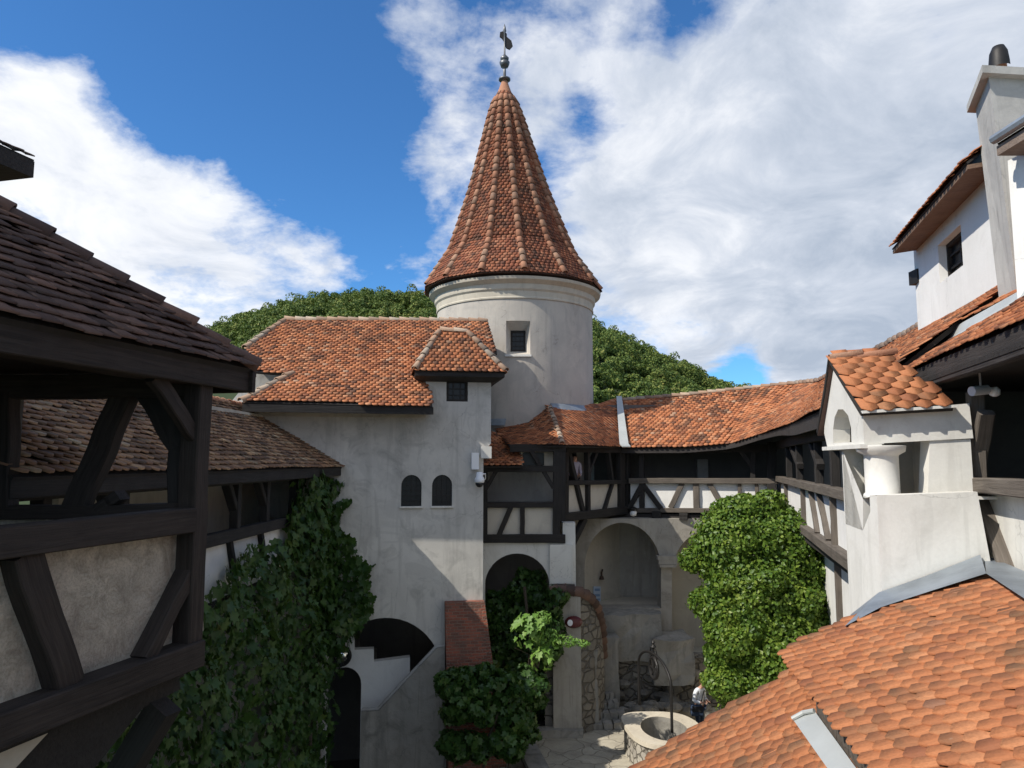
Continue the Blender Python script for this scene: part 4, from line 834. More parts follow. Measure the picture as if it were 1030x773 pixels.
# white pier below the bay, tiled coping, wall with oval mirror
mb = MB(); mb.box(((xx(553, 24.3)+xx(577, 24.3))/2, 24.65, (zz(560, 588, 24.3)+zz(560, 548, 24.3))/2), (xx(577, 24.3)-xx(553, 24.3)-.02, .55, zz(560, 548, 24.3)-zz(560, 588, 24.3)-.02)); mb.build('corner_pier', M['limewash'], B1)
LW = thing('coped_wall', (2.2, 24.3, 0), 'narrow pale wall with curved red tile coping beside the ivy arch', 'wall')
mb = MB(); mb.prism([(xx(556, 24.1), 24.1, 0), (xx(584, 24.1), 24.1, 0), (xx(584, 24.1), 24.1, zz(580, 601, 24.1)), (xx(556, 24.1), 24.1, zz(580, 597, 24.1))], (0, .35, 0)); mb.build('wall', M['arcade'], LW)
cp = [P(553, 595, 24.2), P(566, 594, 24.2), P(580, 595, 24.2), P(592, 601, 24.5), P(600, 613, 24.9), P(604, 632, 25.3), P(605, 660, 25.6)]
mb = MB(); mb.prism([V((p.x, p.y+.1, p.z-.1)) for p in cp] + [V((cp[-1].x, cp[-1].y+.1, 0)), V((cp[0].x, cp[-1].y+.1, 0))][:1] + [V((xx(585, 25.2), 25.4, 0)), V((xx(585, 24.6), 24.4, cp[2].z-.2))], (0, .3, 0)) if False else None
vs = []
for p in cp: vs += [p+V((-.16, .25, -.12)), p+V((.10, .05, -.06)), V((p.x+.10, p.y+.05, 0)), V((p.x-.16, p.y+.25, 0))]
mb = MB(); mb.add(vs, [f for i in range(len(cp)-1) for f in ((4*i, 4*i+4, 4*i+5, 4*i+1), (4*i+1, 4*i+5, 4*i+6, 4*i+2), (4*i+3, 4*i+7, 4*i+4, 4*i))]); mb.build('return_wall', M['rubble'], LW)
cap_row('coping_tiles', cp[::-1], M['tile_dark'], LW, r=.2, L=.26, up=V((0, -.5, .9)), wob=.01)
ov = thing('oval_mirror', P(577, 626, 23.95), 'small oval dark red traffic mirror on the pale coped wall', 'mirror'); c = P(577, 626, 24.0)
mb = MB(); mb.add([c]+[c+V((.28*math.cos(t), 0, .19*math.sin(t))) for t in np.linspace(0, 2*math.pi, 20, endpoint=False)]+[c+V((0, -.12, 0))]+[c+V((.2*math.cos(t), -.10, .13*math.sin(t))) for t in np.linspace(0, 2*math.pi, 20, endpoint=False)], [(1+j, 1+(j+1) % 20, 22+(j+1) % 20, 22+j) for j in range(20)]+[(22+j, 22+(j+1) % 20, 21) for j in range(20)]); mb.build('casing', m_flat('dark_red_paint', (.10, .018, .018), .3), ov)
mb = MB(); mb.add([c+V((-.12, -.125, 0))]+[c+V((-.12+.085*math.cos(t), -.118, .10*math.sin(t))) for t in np.linspace(0, 2*math.pi, 16, endpoint=False)], [(1+j, 1+(j+1) % 16, 0) for j in range(16)]); mb.build('lens', M['white_pl'], ov)
# wall lamp and notice on the cream cheek
FC = Fr(i0, i1-i0, Z1); c = FC.w(*FC.px(603, 576), .1); wl_ = thing('wall_bracket', c, 'small rusty bracket lamp on the cream niche wall', 'wall lamp'); mb = MB(); mb.tube([c+V((.05, .1, .1)), c, c+V((.0, -.05, -.12))], .035); mb.build('arm', M['rust'], wl_); mb = MB(); mb.lathe(c+V((0, -.05, -.25)), [(.10, 0), (.07, .12), (.02, .14)], 10); mb.build('shade', M['rust'], wl_)
nt_ = thing('notice_board', FC.hit(599, 598, .05), 'pale blue notice sheet on the cream wall beside the niche', 'sign'); mb = MB(); slab_wall(mb, FC, [FC.px(596, 606), FC.px(603, 606), FC.px(603, 590), FC.px(596, 590)], th=.03, off=.06); mb.build('board', m_flat('pale_blue_board', (.48, .56, .66), .5), nt_)
mb = MB()
for k, (ya, yb) in enumerate(((592, 594.5), (597.5, 600), (602, 604))): slab_wall(mb, FC, [FC.px(597, yb), FC.px(602, yb), FC.px(602, ya), FC.px(597, ya)], th=.004, off=.066)
mb.build('printed_panel', m_flat('blue_print', (.20, .30, .46), .5), nt_)

# ============================================================ near left gallery (L1)
L1 = thing('corner_gallery', (-3.4, 8, 4), 'dark timbered corner gallery with rough plaster panels and brown tiled roof', 'gallery')
dL = V((.249, 1, 0)).normalized(); FL = Fr((-3.41, 8, 0), dL, Z1); h = lambda x, y: FL.px(x, y); WN = M['wood_near']
zrail = h(185, 523)[1]; zsill = h(195, 655)[1]; ac = h(192, 500)[0]; zpl = h(197, 388)[1]+.13
mb = MB(); slab_wall(mb, FL, [(-7, zsill), (ac, zsill), (ac, zrail), (-7, zrail)], th=.14, off=-.07); mb.build('plaster_panel', M['panel'], L1)
def t1(nm, a, b, hh_, off=0, w=.22, m=WN, fr=FL): mb = MB(); beam2(mb, fr, a, b, hh_, w, off=off, wob=.01, seg=6); return mb.build(nm, m, L1)
t1('rail', (-7, zrail), (ac-.1, zrail), .25, .04); t1('sill_beam', (-7, zsill), (ac+.10, zsill), .27, .05, .26); t1('top_beam', (-7, zpl), (ac+.2, zpl), .26, .02, .26)
t1('post', (ac, zsill-.12), (ac, zpl), .215, .03); t1('brace', h(19, 556), h(64, 690), .27, -.01); t1('brace', h(194, 560), h(141, 664), .15, .0); t1('brace', h(150, 378), h(192, 440), .17, .045, .1)
# return frame (its far end)
Pc = FL.w(ac, 0); FE = Fr((Pc.x, Pc.y+.0, 0), X1, Z1); he = lambda x, y: FE.px(x, y)
t1('rail', he(-40, 517), he(190, 514), .15, -.05, .2, fr=FE); t1('top_beam', he(-40, 390), he(200, 388), .26, -.05, .2, fr=FE)
t1('post', he(2, 395), he(0, 512), .24, -.05, .2, fr=FE); t1('brace', he(124, 392), he(72, 514), .24, -.08, .2, fr=FE); t1('brace', he(140, 385), he(178, 450), .22, -.1, .2, m=M['wood'], fr=FE); t1('post', he(177, 395), he(177, 514), .2, -.1, .2, m=M['wood'], fr=FE); t1('brace', he(98, 514), he(120, 498), .12, -.06, fr=FE)
mb = MB(); slab_wall(mb, FE, [he(-60, 640), he(195, 640), he(195, 518), he(-60, 518)], th=.14, off=-.1); mb.build('plaster_panel', M['panel'], L1)
# floor, underside, bracket, set-back lower wall
mb = MB(); zf = zsill-.13; q = [FL.w(-7, zf, -.02), FL.w(ac+.05, zf, -.02), FL.w(ac-.6, zf, -2.6), FL.w(-7, zf, -2.6)]; mb.prism(q, (0, 0, -.10)); mb.build('floor_boards', M['wood'], L1)
for k in range(7): t1('floor_joist', (ac-.15-k*.75, zf-.20), (ac-.15-k*.75, zf-.2001+.0001), .2, -.8, 1.5, m=M['wood']) if False else None
mb = MB(); a = ac-.25; mb.beam(FL.w(a, zf-.30, -.0), FL.w(a-.1, zf-2.2, -1.2), .24, .26, FL.u); mb.build('bracket', M['wood'], L1)
mb = MB(); q1, q2 = h(66, 722), h(19, 773); q3 = (q2[0]-(q1[0]-q2[0])*2.2, q2[1]-(q1[1]-q2[1])*2.2); slab_wall(mb, FL, [(-7, -1.5), (q3[0], -1.5), q3, q2, q1, (q1[0], zsill-.13), (-7, zsill-.13)], th=.3, off=-.03); mb.build('lower_wall', M['cream'], L1)
mb = MB(); slab_wall(mb, FL, [q3, h(40, 850), h(112, 762), h(150, 714), h(188, 694), (ac+.03, zsill-.13), (q1[0], zsill-.13), q1, q2], th=.3, off=-.08); mb.build('bracket_shade_board', M['wood'], L1)  # dark board stands in for the deep shade round the bracket under the sill
mb = MB(); mb.box(FL.w(-3.5, 8.0, -2.7), (7.5, .2, 3.3), (FL.u, FL.n, FL.v)); mb.build('rear_wall', M['dark_in'], L1)
# hipped roof
C0 = P(258, 371, 8.6); pL = V((-dL.y, dL.x, 0)); pt = math.tan(R(39)); FRL = Fr(C0, dL, pL+Z1*pt)
hipd = (-dL+pL); hp = lambda t: C0 + hipd*t*.7071 + Z1*(t*.7071*pt)
zt_ = 3.2; pol = [FRL.ab(C0), FRL.ab(hp(zt_)), FRL.ab(hp(zt_)-dL*5), FRL.ab(C0-dL*7.6)]
rL = roof_slope('roof', FRL, pol, .20, .165, M['tile_dark'], L1, jit=2.0, lift=.04, t=.018, end='flat', crown=.0)
mb = MB(); mb.prism([C0+Z1*-.02, hp(zt_), C0+pL*zt_*1.42-Z1*.02], (0, 0, -.08)); mb.build('rear_roof_slope', M['tile_dark'], rL)
mb = MB(); mb.prism([hp(zt_), hp(zt_)-dL*5, hp(zt_)-dL*5+pL*2.2-Z1*1.8, hp(zt_)+pL*2.2-Z1*1.8], (0, 0, -.08)); mb.build('rear_roof_slope', M['tile_dark'], rL)
Vt, F = caps([hp(.0), hp(zt_)], r=.105, L=.40, up=(FRL.n), wob=.03); npmesh('hip_tile_row', Vt, F, M['tile_dark'], rL)
mb = MB(); mb.beam(C0-dL*7.6-Z1*.16+pL*.08, C0-Z1*.16+pL*.08, .06, .24, Z1*0+pL, wob=.004); mb.beam(C0-Z1*.16+dL*-.04, C0-Z1*.16+pL*3, .06, .24, dL, wob=.004); mb.build('eave_board', WN, L1)
mb = MB(); mb.prism([C0-dL*7.6-Z1*.12+pL*.1, C0-Z1*.12+pL*.1-dL*.06, C0-Z1*.12+pL*3-dL*.06, C0-dL*7.6-Z1*.12+pL*3], (0, 0, .04)); mb.build('soffit', M['wood'], L1)

# ============================================================ tall building corner at the left edge
c = P(35, 160, 12); TB = thing('tall_house', (c.x-3, 9, 0), 'overhanging dark tiled roof corner of a taller house above the gallery', 'building')
ptB = math.tan(R(24)); hq = lambda t: c + (-dL+pL)*t*.7071 + Z1*t*.7071*ptB
fB = Fr(c, dL, pL+Z1*ptB); roof_slope('roof', fB, [fB.ab(c), fB.ab(hq(4)), fB.ab(hq(4)-dL*4), fB.ab(c-dL*7)], .2, .16, M['tile_dark'], TB, jit=2, depth=.1)
mb = MB(); mb.prism([c-Z1*.05, c+pL*5-Z1*.05, c+pL*5-dL*7-Z1*.05, c-dL*7-Z1*.05], (0, 0, -.28)); mb.build('eave_boxing', WN, TB)
mb = MB(); w0 = c-dL*.7+pL*.7; mb.prism([V((w0.x, w0.y, -1.5)), V(((w0+pL*4).x, (w0+pL*4).y, -1.5)), V(((w0+pL*4-dL*6).x, (w0+pL*4-dL*6).y, -1.5)), V(((w0-dL*6).x, (w0-dL*6).y, -1.5))], (0, 0, c.z+1.2)); mb.build('wall', M['facade'], TB)

# ============================================================ left gallery further back (L2)
L2 = thing('ivy_gallery', (-5.6, 16, 4), 'low timber gallery with mossy brown tile roof and vines climbing its white panels', 'gallery')
d2 = V((.023, 1, 0)).normalized(); ze2 = P(345, 470, 21.9).z; e0 = V((P(345, 470, 21.9).x, 21.93, ze2)); ridge = P(250, 410, 21.95)
pit = V((ridge.x-e0.x, 0, ridge.z-ze2)); FR2 = Fr(e0, d2, pit); LR = pit.length
r2_ = roof_slope('roof', FR2, [(0, 0), (0, LR), (-14, LR), (-14, 0)], .20, .165, M['tile_old'], L2, jit=1.6, lift=.042, t=.016, crown=.008)
mb = MB(); a = e0+pit; mb.prism([a-Z1*.02, a-d2*14-Z1*.02, a-d2*14+V((-2.2, 0, -1.6)), a+V((-2.2, 0, -1.6))], (0, 0, -.06)); mb.build('rear_roof_slope', M['tile_old'], r2_)
cap_row('ridge_tile_row', [a-d2*13.9, a], M['cap_red'], r2_, r=.1, L=.36)
mb = MB(); mb.beam(e0-Z1*.14-V((.06, 0, 0))-d2*14, e0-Z1*.14-V((.06, 0, 0)), .05, .22, V((1, 0, 0)), wob=.004); mb.build('eave_board', M['wood'], L2)
F_2 = Fr((-6.0, 0, 0), d2, Z1); g = lambda x, y: F_2.px(x, y); zr2 = g(282, 526)[1]; ze_ = ze2-.1
def t2(nm, a, b, hh_, off=0, w=.18): mb = MB(); beam2(mb, F_2, a, b, hh_, w, off=off); mb.build(nm, M['wood'], L2)
t2('rail', (8.5, zr2), (21.9, zr2), .24, .03); t2('top_beam', (8.5, ze_-.1), (21.9, ze_-.1), .22, 0)
for y in (9.2, 11.0, 13.3, 15.3, 17.0, 19.0, 20.9): t2('post', (y, zr2), (y, ze_), .18); 
for y in (11.0, 13.3, 15.3, 17.0): t2('brace', (y, ze_-.75), (y-.5, ze_-.15), .12, -.02); t2('stud', (y-.3, zr2), (y+.25, zr2-1.25), .13, -.03)
mb = MB(); slab_wall(mb, F_2, [(8.5, zr2-1.3), (21.9, zr2-1.3), (21.9, zr2), (8.5, zr2)], th=.14, off=-.05); mb.build('plaster_panel', M['white'], L2)
mb = MB(); slab_wall(mb, F_2, [(8.5, -1.5), (21.9, -1.5), (21.9, zr2-1.3), (8.5, zr2-1.3)], th=.5, off=-.25); mb.build('lower_wall', M['grey'], L2)
mb = MB(); slab_wall(mb, F_2, [(8.5, zr2-1.3), (21.9, zr2-1.3), (21.9, ze_+1.6), (8.5, ze_+1.6)], [[(16.2, zr2-1.2), (17.1, zr2-1.2), (17.1, zr2+.95), (16.2, zr2+.95)], [(11.2, zr2-1.2), (12.2, zr2-1.2), (12.2, zr2+.95), (11.2, zr2+.95)]], th=.3, off=-1.7); mb.build('rear_wall', M['cream'], L2)
mb = MB(); mb.box(F_2.w(15.2, zr2-1.25, -.9), (13.3, 1.7, .12), (F_2.u, F_2.n, F_2.v)); mb.build('floor_boards', M['wood_dusk'], L2)
# ============================================================ small plaster turret by the right-hand gallery ("belfry")
BF = thing('plaster_lantern', (3.9, 8.6, 6.5), 'small white plaster open turret with stubby column and red scale-tiled gable roof', 'turret')
Kp = V((P(869, 440, 8.0).x, 8.0, 0)); dB = V((.15, 1, 0)).normalized()
FBl = Fr(Kp, -dB, Z1)                                  # left (courtyard) face, outward -x
eR = V((1, -.16, 0)).normalized(); FBf = Fr(Kp, eR, Z1)  # front face, towards the camera
l = lambda x, y: FBl.px(x, y); f = lambda x, y: FBf.px(x, y)
cap_y = l(869, 447)[1]
up_out = [l(832.5, 451), (0, cap_y), (0, l(869, 414)[1]), l(860, 399), l(839, 363), l(830, 402), l(829, 436)]
arch = [l(838, 446), l(856.5, 445)] + [l(856, 430), l(853, 418), l(848, 412), l(843, 412), l(839.5, 420), l(838, 432)]
mb = MB(); slab_wall(mb, FBl, up_out, [arch], .20, off=0)
fo_ = [(0, f(869, 447)[1]), (f(979, 441)[0], f(979, 441)[1]), (f(975, 407)[0], f(975, 406)[1]), (0, f(869, 415)[1])]
slab_wall(mb, FBf, fo_, th=.22, off=-.0); mb.build('upper_wall', M['limewash'], BF)
mb = MB(); a_, b_ = l(831, 451); mb.prism([FBl.w(a_, cap_y-.0, .05), FBl.w(.03, cap_y, .05), FBl.w(.03, cap_y-.045, .05), FBl.w(a_, cap_y-.045, .05)], -FBl.n*.22); mb.build('moulding', M['limewash'], BF)
# lower walls: jamb, sill, parapet block
t_ = FBl.px(882, 498)[0]
low = [l(856, 640), l(896, 640), (t_, l(882, 498)[1]), l(868, 502), l(868, 534), l(850, 527), l(840, 458), (l(840, 458)[0], cap_y-.045), (l(833.5, 452)[0], cap_y-.045)]
low[0] = (low[0][0]+.0, l(856, 690)[1]); low[1] = (t_, l(882, 690)[1]); low[8] = (low[0][0], cap_y-.045); low[6] = (low[6][0], low[6][1])
low = [low[0], low[1], low[2], low[3], low[4], low[5], (low[5][0], cap_y-.045), low[8]]
mb = MB(); slab_wall(mb, FBl, low, th=.22); mb.build('courtyard_wall', M['limewash'], BF)
Kq = FBl.w(t_, 0, 0); FBq = Fr(Kq, eR, Z1); qf = lambda x, y: FBq.px(x, y)
pr = [qf(883, 690), qf(1003, 600), qf(983, 495), qf(884, 499)]; pr[0] = (0, pr[0][1]); pr[3] = (0, pr[3][1])
mb = MB(); slab_wall(mb, FBq, pr, th=.24); zt2 = qf(900, 498)[1]
mb.prism([FBq.w(0, zt2-.05, -.20), FBq.w(1.5, zt2-.05, -.20), FBq.w(1.5, zt2-.05, -.52), FBq.w(0.2, zt2-.05, -.52)], (0, 0, .03)); mb.build('parapet', M['limewash'], BF)
mb = MB(); slab_wall(mb, FBf, [f(934, 500), f(981, 500), f(977, 442), f(936, 443)], th=.26, off=-.02); mb.build('corner_pier', M['limewash'], BF)
c = FBf.w(f(891, 470)[0], 0, -.14); zb_ = f(890, 499)[1]; ztp = f(890, 455)[1]; mb = MB()
mb.lathe(V((c.x, c.y, zb_-.03)), [(.20, 0), (.19, .04), (.172, .06), (.172, ztp-zb_-.02), (.178, ztp-zb_), (.24, ztp-zb_+.035), (.25, ztp-zb_+.09), (.25, ztp-zb_+.10)], 28); mb.build('column', M['limewash'], BF, smooth=True)
mb = MB(); zb5 = f(869, 415)[1]; mb.prism([FBf.w(-.04, zb5+.01, .135), FBf.w(f(958, 410)[0], f(958, 409)[1]+.01, .135), FBf.w(f(958, 410)[0], f(958, 409)[1]+.01, -.02), FBf.w(-.04, zb5+.01, -.02)], (0, 0, -.03)); mb.build('eave_band', M['limewash'], BF)
# interior back + floor
ib = 1.45; mb = MB(); mb.prism([FBl.w(-ib, 6.5, -.25), FBl.w(-ib, 6.5, -1.1), FBl.w(-ib, 9.2, -1.1), FBl.w(-ib, 9.2, -.25)], dB*.1); mb.prism([FBl.w(-ib, 6.5, -1.0), FBl.w(-.28, 6.5, -1.0), FBl.w(-.28, 8.9, -1.0), FBl.w(-ib, 8.9, -1.0)], (.1, 0, 0)); zfl = l(860, 536)[1]; mb.prism([FBl.w(-ib, zfl, -.2), FBl.w(t_-.3, zfl, -.2), FBl.w(t_-.3, zfl, -.9), FBl.w(-ib, zfl, -1.1)], (0, 0, -.1)); mb.build('inner_wall', M['cream'], BF)
# roof: a front slope and a rear slope meeting at a ridge running right
rg0 = l(839, 361); r0 = FBl.w(rg0[0], rg0[1], .06); ev0 = FBf.w(-.05, f(869, 413)[1]-.02, .12); ev1 = FBf.w(f(952, 408)[0]+.02, f(952, 408)[1]-.02, .12)
r1_ = r0 + eR*.62 + Z1*.03
frr = Fr(ev0, ev1-ev0, r0-ev0); ppx = lambda x, y: frr.px(x, y)
polr = [frr.ab(ev0), frr.ab(ev1), frr.ab(r1_), frr.ab(r0)]
rb_ = roof_slope('roof', frr, polr, .185, .14, M['tile_new'], BF, end='point', lift=.008, t=.013, crown=0, depth=.035, jit=.7)
bk = FBl.w(l(828.5, 436)[0]-.06, l(829, 436)[1]+.02, .06); mb = MB(); mb.prism([r0, bk, bk+eR*1.0, r1_], (0, 0, -.05)); mb.build('rear_roof_slope', M['tile_dark'], rb_)
cap_row('ridge_tile_row', [r1_+eR*.15, r0+Z1*.01], M['cap_red'], rb_, r=.06, L=.26)
mb = MB(); mb.beam(r0+FBl.n*.0-Z1*.01, bk-Z1*.01, .02, .05, FBl.n); mb.build('verge_board', M['wood'], rb_)

# ============================================================ near right gallery and its roof
NG = thing('near_gallery', (5, 8, 6), 'shaded timber gallery with cream panel beneath the big red roof eave', 'gallery')
FN = Fr(V((2.90, 0, 0)), -dN, Z1); g = lambda x, y: FN.px(x, y); an = lambda px: g(px, 480)[0]
zrn = g(1000, 489)[1]
def t5(nm, a, b, hh_, off=0, w=.15, m=M['wood_brown']): mb = MB(); beam2(mb, FN, a, b, hh_, w, off=off); return mb.build(nm, m, NG)
mb = MB(); slab_wall(mb, FN, [(an(978), 6.2), (an(1120), 6.2), (an(1120), zrn), (an(978), zrn)], th=.1, off=-.05); mb.build('plaster_panel', M['limewash'], NG)
t5('rail', (an(986), zrn), (an(1120), zrn), .16, .03, .2); t5('post', g(990, 600), g(983, 395), .13, .02); t5('brace', g(988, 503), g(1014, 572), .07, .01); t5('brace', g(992, 415), g(984, 462), .10, .0); t5('post', (an(1060), 6.5), (an(1060), 9.4), .13, -.02)
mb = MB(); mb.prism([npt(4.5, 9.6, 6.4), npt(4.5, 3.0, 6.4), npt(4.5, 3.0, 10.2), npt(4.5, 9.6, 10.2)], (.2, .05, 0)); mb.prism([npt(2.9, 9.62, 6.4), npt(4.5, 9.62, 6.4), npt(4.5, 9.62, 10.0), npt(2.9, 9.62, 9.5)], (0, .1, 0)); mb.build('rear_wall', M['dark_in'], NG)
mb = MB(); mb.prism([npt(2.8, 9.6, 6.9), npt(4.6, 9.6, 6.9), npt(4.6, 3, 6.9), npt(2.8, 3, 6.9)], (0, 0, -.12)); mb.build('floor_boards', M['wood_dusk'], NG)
# window frame glimpsed at the back
bw0 = P(1006, 425, 8.2); FBW = Fr(V((4.42, 0, 0)), -dN, Z1); k = lambda x, y: FBW.px(x, y)
mb = MB(); a0, b0 = k(1000, 480); a1, b1 = k(1045, 405); slab_wall(mb, FBW, [(a0, b0), (a1, b0), (a1, b1), (a0, b1)], [[(a0+.07, b0+.07), (a1-.07, b0+.07), (a1-.07, b1-.07), (a0+.07, b1-.07)]], .06, off=.05); mb.build('window_frame', M['wood_brown'], NG); 
# eave: fascia timber, lower tiled slope, flashing, upper tiled strip
e0 = P(904, 379, nY(2.5, 905)); e1 = P(1032, 323, nY(2.5, 1032)); ex = (e1-e0); e1 = e1 + ex*.5
t0 = P(918, 366, nY(3.05, 918)); t1_ = P(1032, 302, nY(3.05, 1032)); t1_ = t1_+(t1_-t0)*.5
lowr = patch_roof('roof', ruled(pl(e0, e1), pl(t0, t1_)), (t0-e0).length*.55, .165, .13, M['tile_red'], NG, ns=10, nv=2, jit=1.5, depth=.03)
mb = MB(); dn = (e0-e1).normalized(); mb.beam(e1-Z1*.13+V((.06, 0, 0)), e0-Z1*.13+V((.06, 0, 0)), .1, .26, nN); mb.build('eave_beam', M['wood_dusk'], NG); 
mb = MB(); sx = V((1.9, 0, 0)); mb.prism([e1-Z1*.2, e0-Z1*.2, e0-Z1*.2+sx, e1-Z1*.2+sx], (0, 0, .05)); mb.build('soffit', M['wood'], NG)
u0 = P(893, 362, nY(3.75, 893)*.82); 
f0, f1 = P(921, 362, nY(3.2, 921)), P(1032, 297, nY(3.2, 1032)); f1 += (f1-f0)*.5; g0, g1 = P(912, 357, nY(3.3, 912)), P(1032, 291, nY(3.3, 1032)); g1 += (g1-g0)*.5
mb = MB(); mb.add([t1_+Z1*.03, t0+Z1*.03, f0+Z1*.02, f1+Z1*.02], [(0, 1, 2, 3)]); mb.add([f1+Z1*.018, f0+Z1*.018, g0+Z1*.02, g1+Z1*.02], [(0, 1, 2, 3)]); mb.build('roof_flashing', M['zinc_pale'], NG)
h0, h1 = P(931, 342, 13.6), P(1032, 286, nY(4.0, 1032)); h1 += (h1-h0)*.4
k0_, k1_ = P(895, 361, 12.6), P(1032, 293, nY(3.5, 1032)); k1_ += (k1_-k0_)*.4
patch_roof('upper_tile_strip', ruled(pl(k0_, k1_), pl(h0, h1)), 1.1, .17, .14, M['tile_red'], NG, ns=10, nv=2, jit=1.4, depth=.03)

# ============================================================ upper house with small window
UH = thing('upper_house', (8, 12, 9), 'white upper house with one small deep window under overhanging tiles', 'building')
FU = Fr(V((4.08, 0, 0)), -dN, Z1); u = lambda x, y: FU.px(x, y)
a0 = FU.ab(npt(4.08, 14, 0))[0]; zb0 = u(933, 342)[1]; a9 = u(1150, 200)[0]; ztop = 12.72
hw = [u(945.5, 285), u(969, 270), u(965, 230), u(941.5, 249)]; hw = [(hw[0][0], hw[0][1]), (hw[1][0], hw[0][1]), (hw[1][0], hw[3][1]), (hw[0][0], hw[3][1])]
mb = MB(); slab_wall(mb, FU, [(a0, 9.6), (a9, 9.6), (a9, ztop), (a0, ztop)], [hw], .5)
c = FU.w(a0, 0, -.5); mb.prism([FU.w(a0, 9.6, -.5), FU.w(a0, ztop, -.5), FU.w(a0, ztop, -4), FU.w(a0, 9.6, -4)], dN*-.4); mb.build('wall', M['white'], UH)
pw = pane(UH, FU, hw, .2, (1, 2), 'window', bw=.035); mb = MB(); slab_wall(mb, FU, hw, [[(hw[0][0]+.06, hw[0][1]+.06), (hw[1][0]-.06, hw[0][1]+.06), (hw[1][0]-.06, hw[2][1]-.06), (hw[0][0]+.06, hw[2][1]-.06)]], .07, off=-.13); mb.build('window_frame', M['wood_near'], pw)
ee0 = P(905, 250, nY(3.62, 905)*.995); ee0 = npt(3.62, 13.9, ee0.z); ee1 = npt(3.62, 9.75, ee0.z); sl = V((1.5, 0, 1.15))
Er, Rr = pl(ee0, ee1), pl(ee0+sl, ee1+sl); ur = patch_roof('roof', ruled(Er, Rr), 1.9, .18, .15, M['tile_red'], UH, ns=8, nv=2, jit=1.3, depth=.03)
mb = MB(); mb.prism([ee1+V((.03, 0, -.05)), ee0+V((.03, 0, -.05)), ee0+V((.62, -.1, .02)), ee1+V((.62, -.1, .02))], (0, 0, -.06)); mb.build('soffit_boards', m_wood('brown_boards', (.16, .10, .07), (.24, .16, .11)), UH)
mb = MB(); c = P(923, 279, 13.9); mb.box(c, (.18, .3, .26)); mb.build('corner_bracket', M['iron'], UH)
# chimney
CH = thing('chimney', (6.3, 9.2, 10.3), 'tall tapering grey plastered chimney stack with slab cap beside the white house', 'chimney')
Yf, Yn = 9.4, 8.8
b0 = P(1007, 292, Yf); b1 = P(1027, 296, Yn); tt0 = P(981, 104, Yf+.35); tt1 = P(995, 84, Yn+.1); back = V((1.0, .12, 0)); b0 = b0-Z1*.8; b1 = b1-Z1*.8
ztc = (tt0.z+tt1.z)/2; tt0.z = tt1.z = ztc
mb = MB(); mb.add([b1, b0, b0+back, b1+back, tt1, tt0, tt0+back*.95, tt1+back*.95], [(0, 1, 5, 4), (1, 2, 6, 5), (2, 3, 7, 6), (3, 0, 4, 7), (4, 5, 6, 7)]); mb.build('stack', M['chimney'], CH)
mb = MB(); o_ = (tt0-tt1).normalized(); q = [tt1-o_*.12-V((.10, 0, 0)), tt0+o_*.12-V((.10, 0, 0)), tt0+back+o_*.12+V((.1, 0, 0)), tt1+back-o_*.12+V((.1, 0, 0))]; mb.prism(q, (0, 0, .10)); mb.build('cap_slab', M['chimney'], CH)
pc = P(1006, 73, 9.2); mb = MB(); base = V((pc.x, pc.y, ztc+.1)); mb.lathe(base, [(.10, 0), (.10, .08), (.085, .12), (.08, .26), (.10, .28)], 16); mb.build('chimney_pot', M['cap_red'], CH, smooth=True)
mb = MB(); cw = base+V((0, 0, .24)); ring = [(.0, .26), (.07, .24), (.11, .15), (.125, .02), (.13, -.06)]
vs = []; n = 12
for (r_, z_) in ring:
    for j in range(n+1): t = R(60+240*j/n); vs.append(cw+V((r_*math.cos(t), r_*math.sin(t), z_)))
mb.add(vs, [(i*(n+1)+j, i*(n+1)+j+1, (i+1)*(n+1)+j+1, (i+1)*(n+1)+j) for i in range(4) for j in range(n)]); mb.build('cowl', M['iron'], CH, smooth=True)
# eave corner of the next roof, in front of the chimney
NR_ = thing('gabled_house_end', (6, 7, 10), 'white house end with dark gutter and tiled eave in front of the chimney', 'building')
w0, w1 = P(1002, 143, 7.4), P(1045, 96, 6.6); mb = MB()
sl2 = V((1.6, .3, .9)); ra = patch_roof('roof', ruled(pl(w0, w1+V((.5, -2.2, .1))), pl(w0+sl2, w1+V((.5, -2.2, .1))+sl2)), 1.8, .17, .14, M['tile_dark'], NR_, ns=6, nv=2)
mb.prism([w0-Z1*.05, w1+V((.5, -2.2, .05)), w1+V((1.3, -2.2, .05)), w0+V((.55, 0, -.05))], (0, 0, -.10)); mb.build('eave_soffit', m_wood('grey_brown_boards', (.20, .15, .12), (.28, .22, .18)), NR_)
mb = MB(); mb.tube([w0+V((-.03, 0, .02)), w1+V((.47, -2.2, .12))], .05); mb.build('gutter', M['zinc'], NR_)
mb = MB(); qa = P(1019, 172, 7.5); qa2 = P(1030, 300, 7.5); mb.prism([V((qa2.x, 7.6, qa2.z-.4)), V((qa2.x+1.2, 5.0, qa2.z-.4)), V((qa2.x+1.2, 5.0, w0.z+.3)), V((qa.x+.02, 7.6, w0.z-.12))], (.4, .1, 0)); mb.build('wall', M['white'], NR_)

